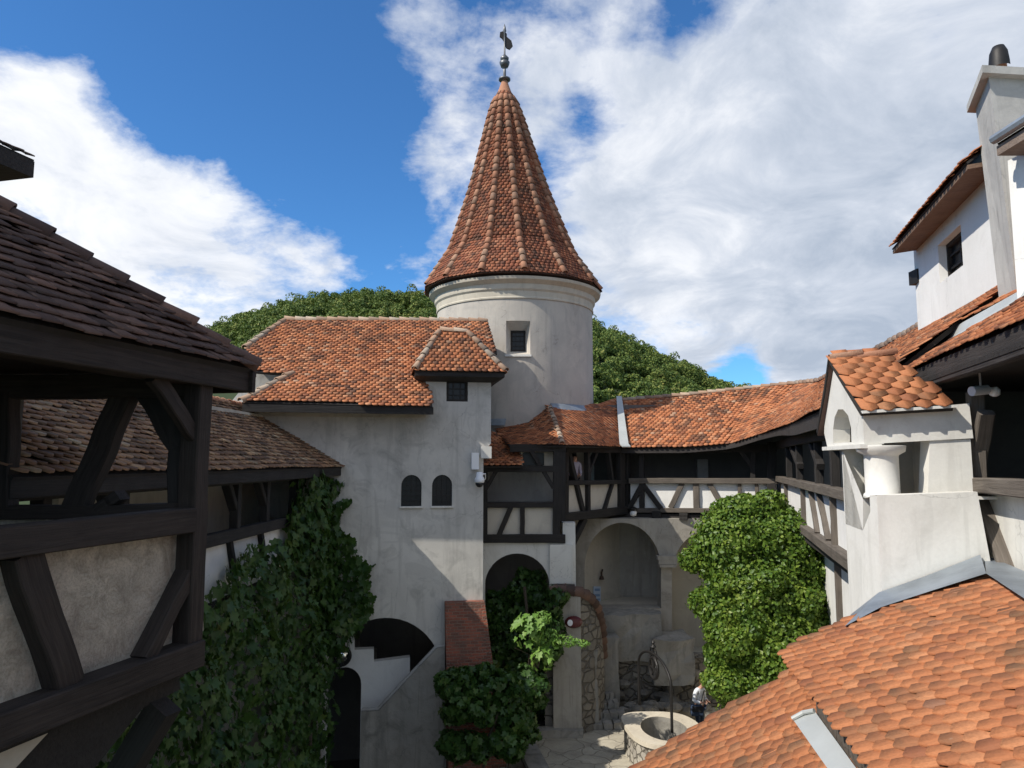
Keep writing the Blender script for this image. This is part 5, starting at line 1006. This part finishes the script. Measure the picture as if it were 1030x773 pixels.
# fittings under the right eave
def spot(name, px, py, Y, label, cat, kind):
    c = P(px, py, Y); t = thing(name, c+Z1*.1, label, cat)
    if kind == 'dome':
        mb = MB(); mb.lathe(c+V((0, 0, -.03)), [(.05, 0), (.065, .02), (.065, .08), (.05, .10)], 16); mb.tube([c+Z1*.06, c+Z1*.16], .012); mb.build('camera_body', M['white_pl'], t, smooth=True); mb = MB(); mb.lathe(c+V((0, 0, -.03)), [(.045, 0), (.035, -.03), (.01, -.045)], 14); mb.build('camera_dome', M['black_pl'], t, smooth=True)
    else:
        d = V((-.9, -.25, -.1)).normalized(); mb = MB(); mb.tube([c-d*.10, c-d*.03, c+d*.10], .05, 14); mb.build('housing', M['grey_pl'], t, smooth=False); mb = MB(); mb.tube([c-d*.02, c-d*.02+Z1*.18], .010); mb.build('mount', M['grey_pl'], t)
        mb = MB(); mb.lathe(c+V((.19, .05, -.03)), [(.02, -.03), (.05, -.01), (.055, .04), (.03, .07)], 14); mb.tube([c-d*.08, c+V((.17, .05, .0))], .012); mb.build('round_lamp_head', M['white_pl'], t, smooth=True)
spot('dome_camera', 941.5, 395, 8.9, 'tiny dome camera under the red roof eave above the plaster turret', 'security camera', 'dome')
spot('floodlight', 985, 393, 7.6, 'grey tube floodlight with round head hanging under the dark eave', 'lamp', 'spot')

# ============================================================ foreground tiled roofs
OB = thing('outbuilding', (5, 5, 3), 'low outbuilding with bright orange tiled roofs and grey zinc gutter strip', 'building')
A = FBq.hit(884, 606); rr_ = V((.16, 1, 0)).normalized(); cR = V((.987, -.158, .46))
FO = Fr(A, -rr_, cR); n1_ = FO.n
if n1_.z < 0: FO = Fr(A, rr_, cR)
po = lambda *pts: [FO.px(x, y) for x, y in pts]
main = po((788, 656), (845, 631), (886, 612), (985, 580), (1034, 606), (1110, 640), (1300, 760), (1300, 1150), (1050, 1000), (935, 842), (880, 774), (818, 699))
ro = roof_slope('roof', FO, main, .146, .116, M['tile_new'], OB, end='point', lift=.017, t=.018, crown=0, jit=1.3, depth=.05, sag=.015)
B0 = FO.hit(803, 676)-Z1*.16; FO2 = Fr(B0, FO.u, V((cR.x, cR.y, .70)) if FO.u.dot(rr_) < 0 else V((cR.x, cR.y, .70)))
lowp = [FO2.px(x, y) for x, y in ((801, 671), (649, 768), (560, 830), (560, 1100), (950, 1000), (935, 850), (884, 784), (824, 706))]
ro2 = roof_slope('lower_roof', FO2, lowp, .146, .116, M['tile_new'], OB, end='point', lift=.017, t=.018, crown=0, jit=1.4, depth=.05, sag=.015)
print('near tile roof', len(ro.data.polygons)//8, len(ro2.data.polygons)//8, 'A', A, 'n', FO.n)
# zinc strip and boarded cheek in the step between the slopes
zs_ = [FO2.px(x, y, .05) for x, y in ((797, 723), (819, 715), (862, 774), (960, 900), (905, 900), (833, 774))]
mb = MB(); slab_wall(mb, FO2, zs_, th=.03, off=.055); mb.tube([FO2.hit(797, 723, .07), FO2.hit(808, 717, .075), FO2.hit(819, 715, .07)], .018); mb.build('zinc_gutter', M['zinc_pale'], OB)
mb = MB(); q = [FO.hit(x, y, -.0) for x, y in ((817, 700), (880, 776), (960, 873))]
for i in range(9):
    s0, s1 = i/9, (i+.96)/9; a = pl(*q)(s0)-FO.v*-.03; b = pl(*q)(s1)-FO.v*-.03; hgt = .17+.03*random.random()+.10*s0
    mb.prism([a-Z1*.02, b-Z1*.02, b-Z1*hgt, a-Z1*(hgt+random.uniform(-.01, .02))], (.025, 0, 0))
mb.build('cheek_boards', M['wood_brown'], OB)
# lead flashing against the turret and the gallery panel
mb = MB(); L_ = [(853, 627), (886, 606), (930, 588), (990, 568)]; U_ = [(850, 622), (884, 596), (926, 583), (983, 560)]
pa = [FO.hit(x, y, .07) for x, y in ((850, 630), (886, 611), (932, 596), (992, 577))]; pb = [FBq.hit(x, y, .02) for x, y in ((884, 596), (884, 596), (930, 580), (986, 558))]; pb[0] = FBl.hit(856, 618, .02)
pa2 = pa[-1]; 
for i in range(3): mb.add([pa[i], pa[i+1], pb[i+1], pb[i]], [(0, 1, 2, 3)])
pc_ = [FO.hit(x, y, .07) for x, y in ((992, 577), (1036, 606), (1120, 660))]; pd = [FN.hit(x, y, .03) for x, y in ((990, 558), (1036, 577), (1120, 615))]
for i in range(2): mb.add([pc_[i], pc_[i+1], pd[i+1], pd[i]], [(0, 1, 2, 3)])
mb.build('lead_flashing', M['zinc'], OB)
# walls under the roofs
mb = MB(); w_ = [FO.hit(801, 671), FO.hit(985, 575)]; a, b = w_; a = a-rr_*.15-Z1*.2; b = b-rr_*.15-Z1*.2
mb.prism([V((a.x, a.y, -1.5)), V((b.x, b.y, -1.5)), b, a], -rr_*.3); a2 = FO2.hit(655, 766)-rr_*.15-Z1*.12; a3 = FO2.hit(800, 674)-rr_*.15-Z1*.12; mb.prism([V((a2.x, a2.y, -1.5)), V((a3.x, a3.y, -1.5)), a3, a2], -rr_*.3); mb.build('gable_wall', M['limewash'], OB)
# wall below the T4 range
RW = MB(); FW4 = Fr(V((2.95, 0, 0)), -dN, Z1); RW.prism([npt(2.95, 9.0, -1.5), npt(2.95, 28, -1.5), npt(2.95, 28, 6.45), npt(2.95, 9.0, 6.45)], (.5, .1, 0)); RW.build('lower_wall', M['white'], G3)
mb = MB(); beam2(mb, FW4, FW4.px(845, 560), FW4.px(849, 655), .16, .16, off=.05); mb.build('wall_post', M['wood_brown'], G3)

# ============================================================ well
WE = thing('stone_well', (4.35, 22.2, 0), 'oval stone well with pale slab rim and rubble sides', 'well')
cw = V((4.38, 22.15, 0)); zt3 = .92
def oct_(rx, ry, e=3.2, n=36, dz=0, wob=0): return [V((cw.x+rx*math.copysign(abs(math.cos(t))**(2/e), math.cos(t)) + .20*ry*0, cw.y+ry*math.copysign(abs(math.sin(t))**(2/e), math.sin(t)), dz)) for t in np.linspace(0, 2*math.pi, n, endpoint=False)]
tan_ = [V((cw.x-.02+.66*math.cos(t), cw.y-.05+.98*math.sin(t), zt3)) for t in np.linspace(0, 2*math.pi, 36, endpoint=False)]
mb = MB(); mb.prism([V((p.x-(p.y-cw.y)*.12, p.y, zt3)) for p in oct_(1.1, 1.38)], (0, 0, -.13), [tan_]); mb.build('rim_slab', m_plaster('pale_stone', (.62, .56, .45), (.54, .48, .38), (.36, .31, .25), .5, bd=.03), WE)
M['wellstone'] = m_stone('well_rubble', (.50, .46, .38), (.34, .31, .27), (.20, .18, .15), 4.2, (1, 1, 1))
mb = MB(); mb.prism([V((p.x-(p.y-cw.y)*.12, p.y, zt3-.13)) for p in oct_(1.03, 1.30)], (0, 0, -.9), [[V((p.x, p.y, zt3-.13)) for p in tan_]]); mb.build('rubble_wall', M['wellstone'], WE)
mb = MB(); vs = [V((cw.x-.02+.655*math.cos(t), cw.y-.05+.975*math.sin(t), z)) for z in (zt3-.01, -2.5) for t in np.linspace(0, 2*math.pi, 36, endpoint=False)]; mb.add(vs+[V((cw.x, cw.y, -2.5))], [(j, (j+1) % 36, 36+(j+1) % 36, 36+j) for j in range(36)]+[(36+j, 36+(j+1) % 36, 72) for j in range(36)]); mb.build('shaft', M['dressed'], WE, smooth=True)
HP = thing('well_hoop', (4.3, 22, .92), 'curved dark iron hoop with scrollwork and pulley wheel standing over the well', 'well frame')
L0 = PZ(643, 709, zt3); R0 = PZ(676, 737, zt3); top = (L0+R0)/2
def hpnt(t):   # semicircular arch with straight legs
    if t < .3: return L0+Z1*(t/.3*1.25)
    if t > .7: return R0+Z1*((1-t)/.3*1.25)
    a = math.pi*(1-(t-.3)/.4); c = (L0+R0)/2; hx = (R0-L0)/2; return c + hx*(-math.cos(math.pi-a)*-1)*-1*-1 + Z1*(1.25+.62*math.sin(a)) if False else c + hx*(-math.cos(math.pi*(t-.3)/.4)) + Z1*(1.25+.60*math.sin(math.pi*(t-.3)/.4))
mb = MB(); mb.tube([hpnt(t) for t in np.linspace(0, 1, 34)], .042, 8); mb.build('hoop', M['iron'], HP, smooth=True)
ct = hpnt(.5); mb = MB(); mb.tube([ct, ct+Z1*.16], .03); mb.lathe(ct+Z1*.14, [(.03, 0), (.09, .06), (.03, .13), (.06, .18), (.0, .28)], 10)
ax_ = (R0-L0).normalized()
for sg in (-1, 1): mb.tube([ct+ax_*sg*(.12+.14*math.sin(u_*3.1)*1)+Z1*(.02+.24*math.cos(u_*4.2)*.6) for u_ in np.linspace(0, 1, 12)], .022, 6)
mb.build('scrollwork', M['iron'], HP)
wc = ct-Z1*.42; mb = MB(); mb.tube([wc+ax_*.30*math.cos(t)+Z1*.30*math.sin(t) for t in np.linspace(0, 2*math.pi, 24, endpoint=False)], .05, 8, closed=True)
for k_ in range(6): a = k_*math.pi/3; mb.tube([wc, wc+ax_*.30*math.cos(a)+Z1*.30*math.sin(a)], .028, 6)
mb.tube([wc+Z1*.42, wc], .02, 6); mb.build('pulley_wheel', M['iron'], HP)

# ============================================================ kerbs and retaining wall of the court
mb = MB(); a, b = PZ(508, 723, .35), PZ(532, 773, .35); a.z = b.z = .35; b = b+(b-a)*.25; w = V((.55, .06, 0)); mb.prism([a, b, b+w, a+w*1.0], (0, 0, -.14)); rt = thing('retaining_wall', (0, 21, -1.5), 'low retaining wall with flat pale coping along the court edge', 'wall'); mb.build('coping', M['dressed'], rt)
mb = MB(); s = V((.06, 0, -.14)); mb.prism([a+s, b+s, b+s+w*.8, a+s+w*.8], (0, 0, -1.72)); mb.build('wall', M['rubble'], rt)
mb = MB(); a, b = PZ(540, 736, .2), PZ(583, 722, .2); rough_box(mb, a.x, b.x, a.y, a.y+.35, 0, .22, .02); tag(mb.build('bed_kerb', M['dressed'], loc=(a.x, a.y, 0)), 'low stone kerb round the planting bed beside the paving', 'kerb')
c = PZ(582, 727, 0); mb = MB(); mb.lathe(c, [(.22, 0), (.23, .12), (.19, .42), (.12, .52), (.03, .55)], 14); tag(mb.build('stone_bollard', M['boulder'], loc=c), 'squat rounded stone bollard at the end of the low kerb', 'bollard')
mb = MB(); a, b = PZ(533, 735, .02), PZ(582, 725, .02); mb.prism([(-.2, 24.4, .02), (PZ(540, 734, .02).x, PZ(540, 734, .02).y+.3, .02), (b.x, b.y, .02), (2.6, 25.4, .02), (-.2, 25.6, .02)], (0, 0, .03)); tag(mb.build('planting_bed_soil', M['earth']), kind='structure')
# ============================================================ vegetation
M['bush_leaf'] = m_leaf('bush_leaf', [(0, (.035, .085, .015)), (.35, (.090, .165, .022)), (.65, (.155, .235, .032)), (1, (.27, .33, .055))], .3, .45, psc=1.4)
M['vine_leaf'] = m_leaf('vine_leaf', [(0, (.018, .050, .012)), (.45, (.036, .085, .018)), (.8, (.065, .125, .026)), (1, (.15, .17, .035))], .25, .42, psc=.8)
M['fresh_leaf'] = m_leaf('fresh_leaf', [(0, (.09, .20, .035)), (.5, (.16, .30, .05)), (1, (.26, .38, .09))], .35, .5, psc=2)
M['bark'] = m_flat('bark', (.07, .055, .04), .95, var=.5, bsc=12, bd=.02)
def put(px, py, Y, r): c = P(px, py, Y); return ((c.x, c.y, c.z), (r, r, r))
def bumpy(bl, n, r0, r1, seed=3):
    rg = np.random.default_rng(seed); out = list(bl)
    for c, r in bl:
        for _ in range(n):
            q = rg.normal(size=3); q /= np.linalg.norm(q); rr_ = rg.uniform(r0, r1); out.append((tuple(np.array(c)+q*np.array(r)*.93), (rr_, rr_, rr_*.8)))
    return out
bl = [put(738, 553, 20.8, 1.18), put(786, 556, 20.8, 1.25), put(762, 528, 20.9, .8), put(765, 600, 20.5, 1.45), put(800, 605, 20.6, 1.15), put(752, 650, 20.2, .95), put(788, 655, 20.3, 1.5), put(815, 640, 20.3, 1.0), put(782, 695, 20.2, 1.5), put(740, 618, 20.4, .95), put(748, 680, 20.2, .8)]
BU = thing('leafy_bush', (6.8, 20.5, 0), 'large round yellow-green leafy bush in front of the white gallery', 'bush')
C, N = blob_points(bumpy(bl, 15, .16, .52), 420, depth=.34); k_ = C[:, 2] > .4; leaves('foliage', C[k_], N[k_], .118, M['bush_leaf'], 'small', BU, droop=.15, spread=.55)
C, N = blob_points([(c, (r[0]*.82, r[1]*.82, r[2]*.82)) for c, r in bl], 150, depth=.1); leaves('inner_foliage', C, N, .19, M['bush_leaf'], 'small', BU, droop=.1, spread=.9)
mb = MB()
for dx, dy in ((0, 0), (.5, .2), (-.45, .1)): mb.tube([(6.8+dx*.3, 20.5, -.1), (6.8+dx*.6, 20.5+dy, 1.6), (6.7+dx*1.5, 20.6+dy, 4.2)], lambda t: .15-.09*t, 8)
mb.build('trunk', M['bark'], BU)

def sheet(fr, pxpoly, dens, off, seed, bulge=.35, lay=2):
    """leaf positions over a polygon of a wall, standing off it in rounded clumps"""
    rg = np.random.default_rng(seed); pts = [fr.px(x, y) for x, y in pxpoly]; xs = [p[0] for p in pts]; ys = [p[1] for p in pts]; A = (max(xs)-min(xs))*(max(ys)-min(ys)); n = int(A*dens)
    a = rg.uniform(min(xs), max(xs), n); b = rg.uniform(min(ys), max(ys), n); C = []; N = []; u, v, nn = np.array(fr.u), np.array(fr.v), np.array(fr.n)
    for x, y in zip(a, b):
        ex = .22*(math.sin(x*5.1+y*3)+math.sin(y*6.3-x*2))
        if not inside(pts, x+ex*.5, y+ex*.5): continue
        w = off + bulge*(.5+.5*math.sin(x*2.1+1.3*math.sin(y*1.7+seed))*math.cos(y*1.9+seed)); gx = -bulge*.9*math.cos(x*2.1+1.3*math.sin(y*1.7+seed))*math.cos(y*1.9+seed)*1.0; gy = bulge*.9*math.sin(x*2.1)*math.sin(y*1.9+seed)
        q = rg.uniform(0, 1)**.6; C.append(np.array(fr.o)+u*x+v*y+nn*(w*q+rg.normal(0, .03))); N.append(nn+u*gx+v*(gy+.35))
    return np.array(C), np.array(N)
VN = thing('climbing_vine', (-5.4, 15, -1.5), 'broad dark green vine with large leaves covering the wall below the left gallery', 'vine')
FV = Fr(F_2.w(0, 0, .05), F_2.u, F_2.v)
C, N = sheet(FV, [(20, 850), (60, 760), (150, 640), (190, 600), (206, 592), (222, 572), (234, 552), (262, 547), (280, 556), (300, 545), (318, 560), (330, 640), (322, 700), (312, 860)], 95, .10, 4, .6)
leaves('foliage', C, N, .20*RNG.choice([.5, .75, 1, 1.2], len(C)), M['vine_leaf'], 'vine', VN, droop=.9, spread=.42)
V2 = thing('climbing_vine', (-5.3, 20.5, -1.5), 'dense vine column climbing past the rail to the eave beside the castle wing', 'vine')
C, N = sheet(FV, [(283, 560), (286, 520), (292, 488), (300, 477), (342, 478), (347, 520), (352, 560), (350, 640), (330, 680), (322, 640), (310, 565)], 150, .2, 9, .55)
C2, N2 = sheet(FB, [(322, 500), (345, 505), (352, 535), (372, 556), (378, 590), (372, 622), (352, 640), (338, 655), (322, 660)], 190, .15, 12, .45)
leaves('foliage', np.concatenate([C, C2]), np.concatenate([N, N2]), .20, M['vine_leaf'], 'vine', V2, droop=.9, spread=.35)
for par, pts in ((VN, [(-5.75, 12, -1.5), (-5.7, 12.6, 1.5), (-5.75, 11.8, 4), (-5.7, 13, 6)]), (V2, [(-5.35, 20.2, -1.5), (-5.35, 20.6, 2), (-5.4, 20.1, 5), (-5.35, 20.5, 8)])):
    mb = MB(); mb.tube(pts, lambda t: .06-.035*t, 7); mb.build('stem', M['bark'], par)
# ivy inside the bay's arch
V3 = thing('arch_ivy', (.5, 24, -1.4), 'dark ivy filling the tall arched opening beneath the half-timbered bay', 'ivy')
bl = [put(500, 612, 25.4, .6), put(532, 598, 25.3, .7), (P(518, 640, 25.2)[:], (1.0, .5, 1.3)), (P(515, 690, 25.0)[:], (1.1, .5, 1.2)), put(560, 606, 24.0, .28), put(556, 630, 23.9, .35), put(548, 660, 23.9, .4)]
C, N = blob_points(bumpy(bl, 8, .15, .35, 5), 110, depth=.4); leaves('foliage', C, N, .16, M['vine_leaf'], 'vine', V3, droop=.8, spread=.45)
mb = MB(); mb.tube([(.5, 24.1, -1.4), (.6, 24.3, 2.5), (.4, 24.4, 4.5)], .05); mb.build('stem', M['bark'], V3)
mb = MB(); mb.box((.45, 27.2, 2), (3.6, .3, 7.5)); mb.build('passage_wall', M['dark_in'], B1)
SH = thing('dark_shrub', (-1, 20.2, -1.5), 'dark broad-leaved shrub sprawling across the foot of the brick buttress', 'shrub')
bl = [(P(462, 692, 20.6)[:], (.65, .5, .38)), (P(498, 690, 20.7)[:], (.65, .5, .42)), (P(524, 728, 21.2)[:], (.45, .4, .4)), (P(478, 712, 20.6)[:], (.7, .4, .42)), (P(528, 694, 21.6)[:], (.5, .4, .6)), (P(510, 716, 20.9)[:], (.5, .4, .4)), (P(470, 748, 20.5)[:], (.6, .35, .3)), (P(508, 752, 20.5)[:], (.45, .3, .3))]
C, N = blob_points(bumpy(bl, 9, .16, .36, 6), 95, depth=.45); leaves('foliage', C, N, .19, M['vine_leaf'], 'vine', SH, droop=.7, spread=.4)
mb = MB(); mb.tube([(-.9, 20.8, -1.5), (-.7, 20.6, 1), (-.3, 20.6, 2)], .04); mb.tube([(-.2, 20.9, -1.5), (.0, 20.8, 1.6)], .04); mb.build('stem', M['bark'], SH)
FP_ = thing('sunlit_plant', (.9, 21.6, 0), 'fresh light green plant lit by the sun in front of the dark ivy', 'plant')
bl = [(P(528, 628, 21.6)[:], (.36, .3, .26)), (P(546, 640, 21.5)[:], (.42, .3, .26)), (P(565, 645, 21.5)[:], (.45, .28, .16)), (P(584, 647, 21.5)[:], (.26, .2, .10)), (P(545, 622, 21.7)[:], (.3, .25, .2))]
C, N = blob_points(bl, 260, depth=.35); leaves('foliage', C, N+np.array([-.4, -.2, .5]), .13, M['fresh_leaf'], 'slim', FP_, droop=.5, spread=.5)
C, N = blob_points([(P(531, 634, 21.4)[:], (.5, .3, .42)), (P(545, 662, 21.4)[:], (.34, .3, .34))], 24, depth=.2); leaves('broad_leaves', C, N+np.array([-.5, -.3, .6]), .24, M['fresh_leaf'], 'vine', FP_, droop=.8, spread=.3)
mb = MB()
for k in range(7): e_ = P(518+k*9, 652-k*2, 21.5); mb.tube([(.15+.05*k, 22.0, .4), (.35+.05*k, 21.9, 2.0+.05*k), V((.5+.07*k, 21.75, e_.z-.25)), e_], .010, 5)
mb.build('stem', M['bark'], FP_)
rs = random.Random(8)
for i, (px, py, r) in enumerate(((548, 722, .22), (562, 716, .26), (575, 711, .2), (590, 705, .2), (548, 703, .25), (566, 700, .42))):
    c = PZ(px, py, .1); o = thing('ground_plant', (c.x, c.y, .03), ['low green plant at the corner of the stone kerb', 'bushy low plant midway along the planting bed', 'small low plant just behind the stone bollard', 'low plant at the foot of the pale cheek wall', 'taller dark plant under the ivy in the bed', 'rounded dark shrub against the foot of the coped wall'][i], 'plant', 'low plants in the planting bed')
    C, N = blob_points([((c.x, c.y, .2 if i < 5 else .6), (r*1.4, r, r*(1 if i < 5 else 1.7)))], 260, depth=.3); leaves('foliage', C, N, .12, M['vine_leaf'], 'small', o, droop=.1, spread=.7)

# ============================================================ people
M['skin'] = m_flat('skin', (.48, .27, .19), .55); M['shirt_white'] = m_flat('white_shirt', (.72, .74, .78), .8, bd=.002); M['denim'] = m_flat('dark_denim', (.03, .05, .095), .85, bd=.002); M['hair'] = m_flat('brown_hair', (.09, .045, .025), .6); M['pink'] = m_flat('pale_lilac_top', (.42, .38, .45), .85); M['black'] = m_flat('black_fabric', (.015, .015, .018), .8); M['hairk'] = m_flat('dark_hair', (.02, .014, .012), .5)
def skin_mesh(name, verts, edges, rad, m, parent, root=0, sub=2):
    b = base_of(parent); me = bpy.data.meshes.new(name); me.from_pydata([tuple(V(v)-b) for v in verts], edges, []); me.materials.append(m)
    o = bpy.data.objects.new(name, me); COL.objects.link(o); o.parent = parent
    md = o.modifiers.new('skin', 'SKIN'); md.use_smooth_shade = True
    for i, r in enumerate(rad): me.skin_vertices[0].data[i].radius = (r, r) if not isinstance(r, tuple) else r; me.skin_vertices[0].data[i].use_root = (i == root)
    s = o.modifiers.new('sub', 'SUBSURF'); s.levels = sub; s.render_levels = sub; return o
def person(base, ang, label, top_m, leg_m, hair_m, bow=.12, hands=(.28, 1.08), name='person'):
    t = thing(name, base, label, 'person'); f = V((math.cos(ang), math.sin(ang), 0)); s = V((f.y, -f.x, 0)); B = V(base)
    w = lambda a, b, z: B + f*a + s*b + Z1*z
    hx, hz = hands; hd = .06+bow
    J = [w(0, 0, .95), w(.01, 0, 1.12), w(.03, 0, 1.30), w(.05, 0, 1.42), w(.07, 0, 1.50), w(hd, 0, 1.58), w(hd+.02, 0, 1.68)]; Rr = [(.15, .11), (.13, .10), (.15, .10), (.10, .08), .05, .075, .085]; E = [(i, i+1) for i in range(6)]
    for sg in (-1, 1):
        k = len(J); J += [w(.04, sg*.18, 1.40), w(.0, sg*.25, 1.12), w(hx*.75, sg*.15, hz), w(hx, sg*.07, hz+.03)]; Rr += [.055, .042, .032, .028]; E += [(3, k), (k, k+1), (k+1, k+2), (k+2, k+3)]
        k = len(J); J += [w(0, sg*.09, .86), w(.02, sg*.10, .48), w(-.01, sg*.10, .09), w(.12, sg*.11, .04)]; Rr += [.085, .058, .04, .035]; E += [(0, k), (k, k+1), (k+1, k+2), (k+2, k+3)]
    skin_mesh('body', J, E, Rr, M['skin'], t)
    mb = MB()
    for sg in (-1, 1):
        for q in range(4): a = w(hx+.01, sg*(.05+.018*q), hz+.05-.012*q); mb.tube([a, a+f*.05, a+f*.07-Z1*.03], .009, 6)
        a = w(hx, sg*.045, hz+.06); mb.tube([a, a-s*sg*.02+Z1*.03+f*.03], .011, 6)
    mb.build('fingers', M['skin'], t)
    c = [w(0, 0, .90), w(.01, 0, 1.12), w(.03, 0, 1.32), w(.05, 0, 1.44)]; rr_ = [(.175, .13), (.15, .12), (.17, .12), (.105, .085)]; e = [(0, 1), (1, 2), (2, 3)]
    for sg in (-1, 1): k = len(c); c += [w(.04, sg*.19, 1.40), w(.0, sg*.26, 1.12), w(hx*.7, sg*.17, hz-.01)]; rr_ += [.075, .06, .048]; e += [(3, k), (k, k+1), (k+1, k+2)]
    skin_mesh('shirt', c, e, rr_, top_m, t)
    c = [w(0, 0, .96)]; rr_ = [(.16, .12)]; e = []
    for sg in (-1, 1): k = len(c); c += [w(0, sg*.09, .86), w(.02, sg*.10, .48), w(-.01, sg*.10, .10)]; rr_ += [.105, .075, .06]; e += [(0, k), (k, k+1), (k+1, k+2)]
    skin_mesh('trousers', c, e, rr_, leg_m, t)
    hc = w(hd-.02, 0, 1.70); skin_mesh('hair', [hc+Z1*.02, hc-f*.05-Z1*.04, hc-f*.07-Z1*.16], [(0, 1), (1, 2)], [.098, .085, .045], hair_m, t)
    mb = MB(); 
    for sg in (-1, 1): mb.lathe(w(hd+.095, sg*.033, 1.655), [(.0, -.008), (.009, 0), (.0, .008)], 8)
    mb.tube([w(hd+.10, 0, 1.66), w(hd+.122, 0, 1.625), w(hd+.10, 0, 1.62)], .011, 6); mb.tube([w(hd+.092, -.025, 1.585), w(hd+.10, 0, 1.583), w(hd+.092, .025, 1.585)], .006, 6); mb.build('face', M['hair'], t)
    return t, w
wb = PZ(704, 741, 0); pw_, w = person((wb.x, wb.y, 0), R(-52), 'person in white shirt and dark jeans looking down at their hands beside the well', M['shirt_white'], M['denim'], M['hair'])
mb = MB(); mb.tube([w(.13, -.10, 1.40), w(.17, .05, 1.2), w(.16, .20, .95)], .02, 6); mb.build('bag_strap', M['black'], pw_)
bg = thing('shoulder_bag', w(.15, .24, .72), 'dark blue shoulder bag on the hip of the person by the well', 'bag'); mb = MB(); q = w(.12, .27, .88); rough_box(mb, q.x-.17, q.x+.17, q.y-.09, q.y+.09, q.z-.14, q.z+.14, .015); mb.build('bag_body', M['denim'], bg); mb = MB(); mb.box(q+V((0, -.10, .05)), (.32, .03, .16)); mb.build('flap', M['black'], bg)
gb = P(577.5, 470, 26.5); person((gb.x, gb.y, 7.04), R(-70), 'person with dark hair in pale lilac top standing behind the gallery rail by the tower', M['pink'], M['black'], M['hairk'], bow=.02, hands=(.22, .98))
mb = MB(); F2o = F2.w(F2.px(600, 500)[0], 0, -.8); mb.box(V((F2o.x, F2o.y, 6.98)), (2.8, 1.2, .12), (F2.u, F2.n, F2.v)); mb.build('raised_floor', M['wood_dusk'], G2)
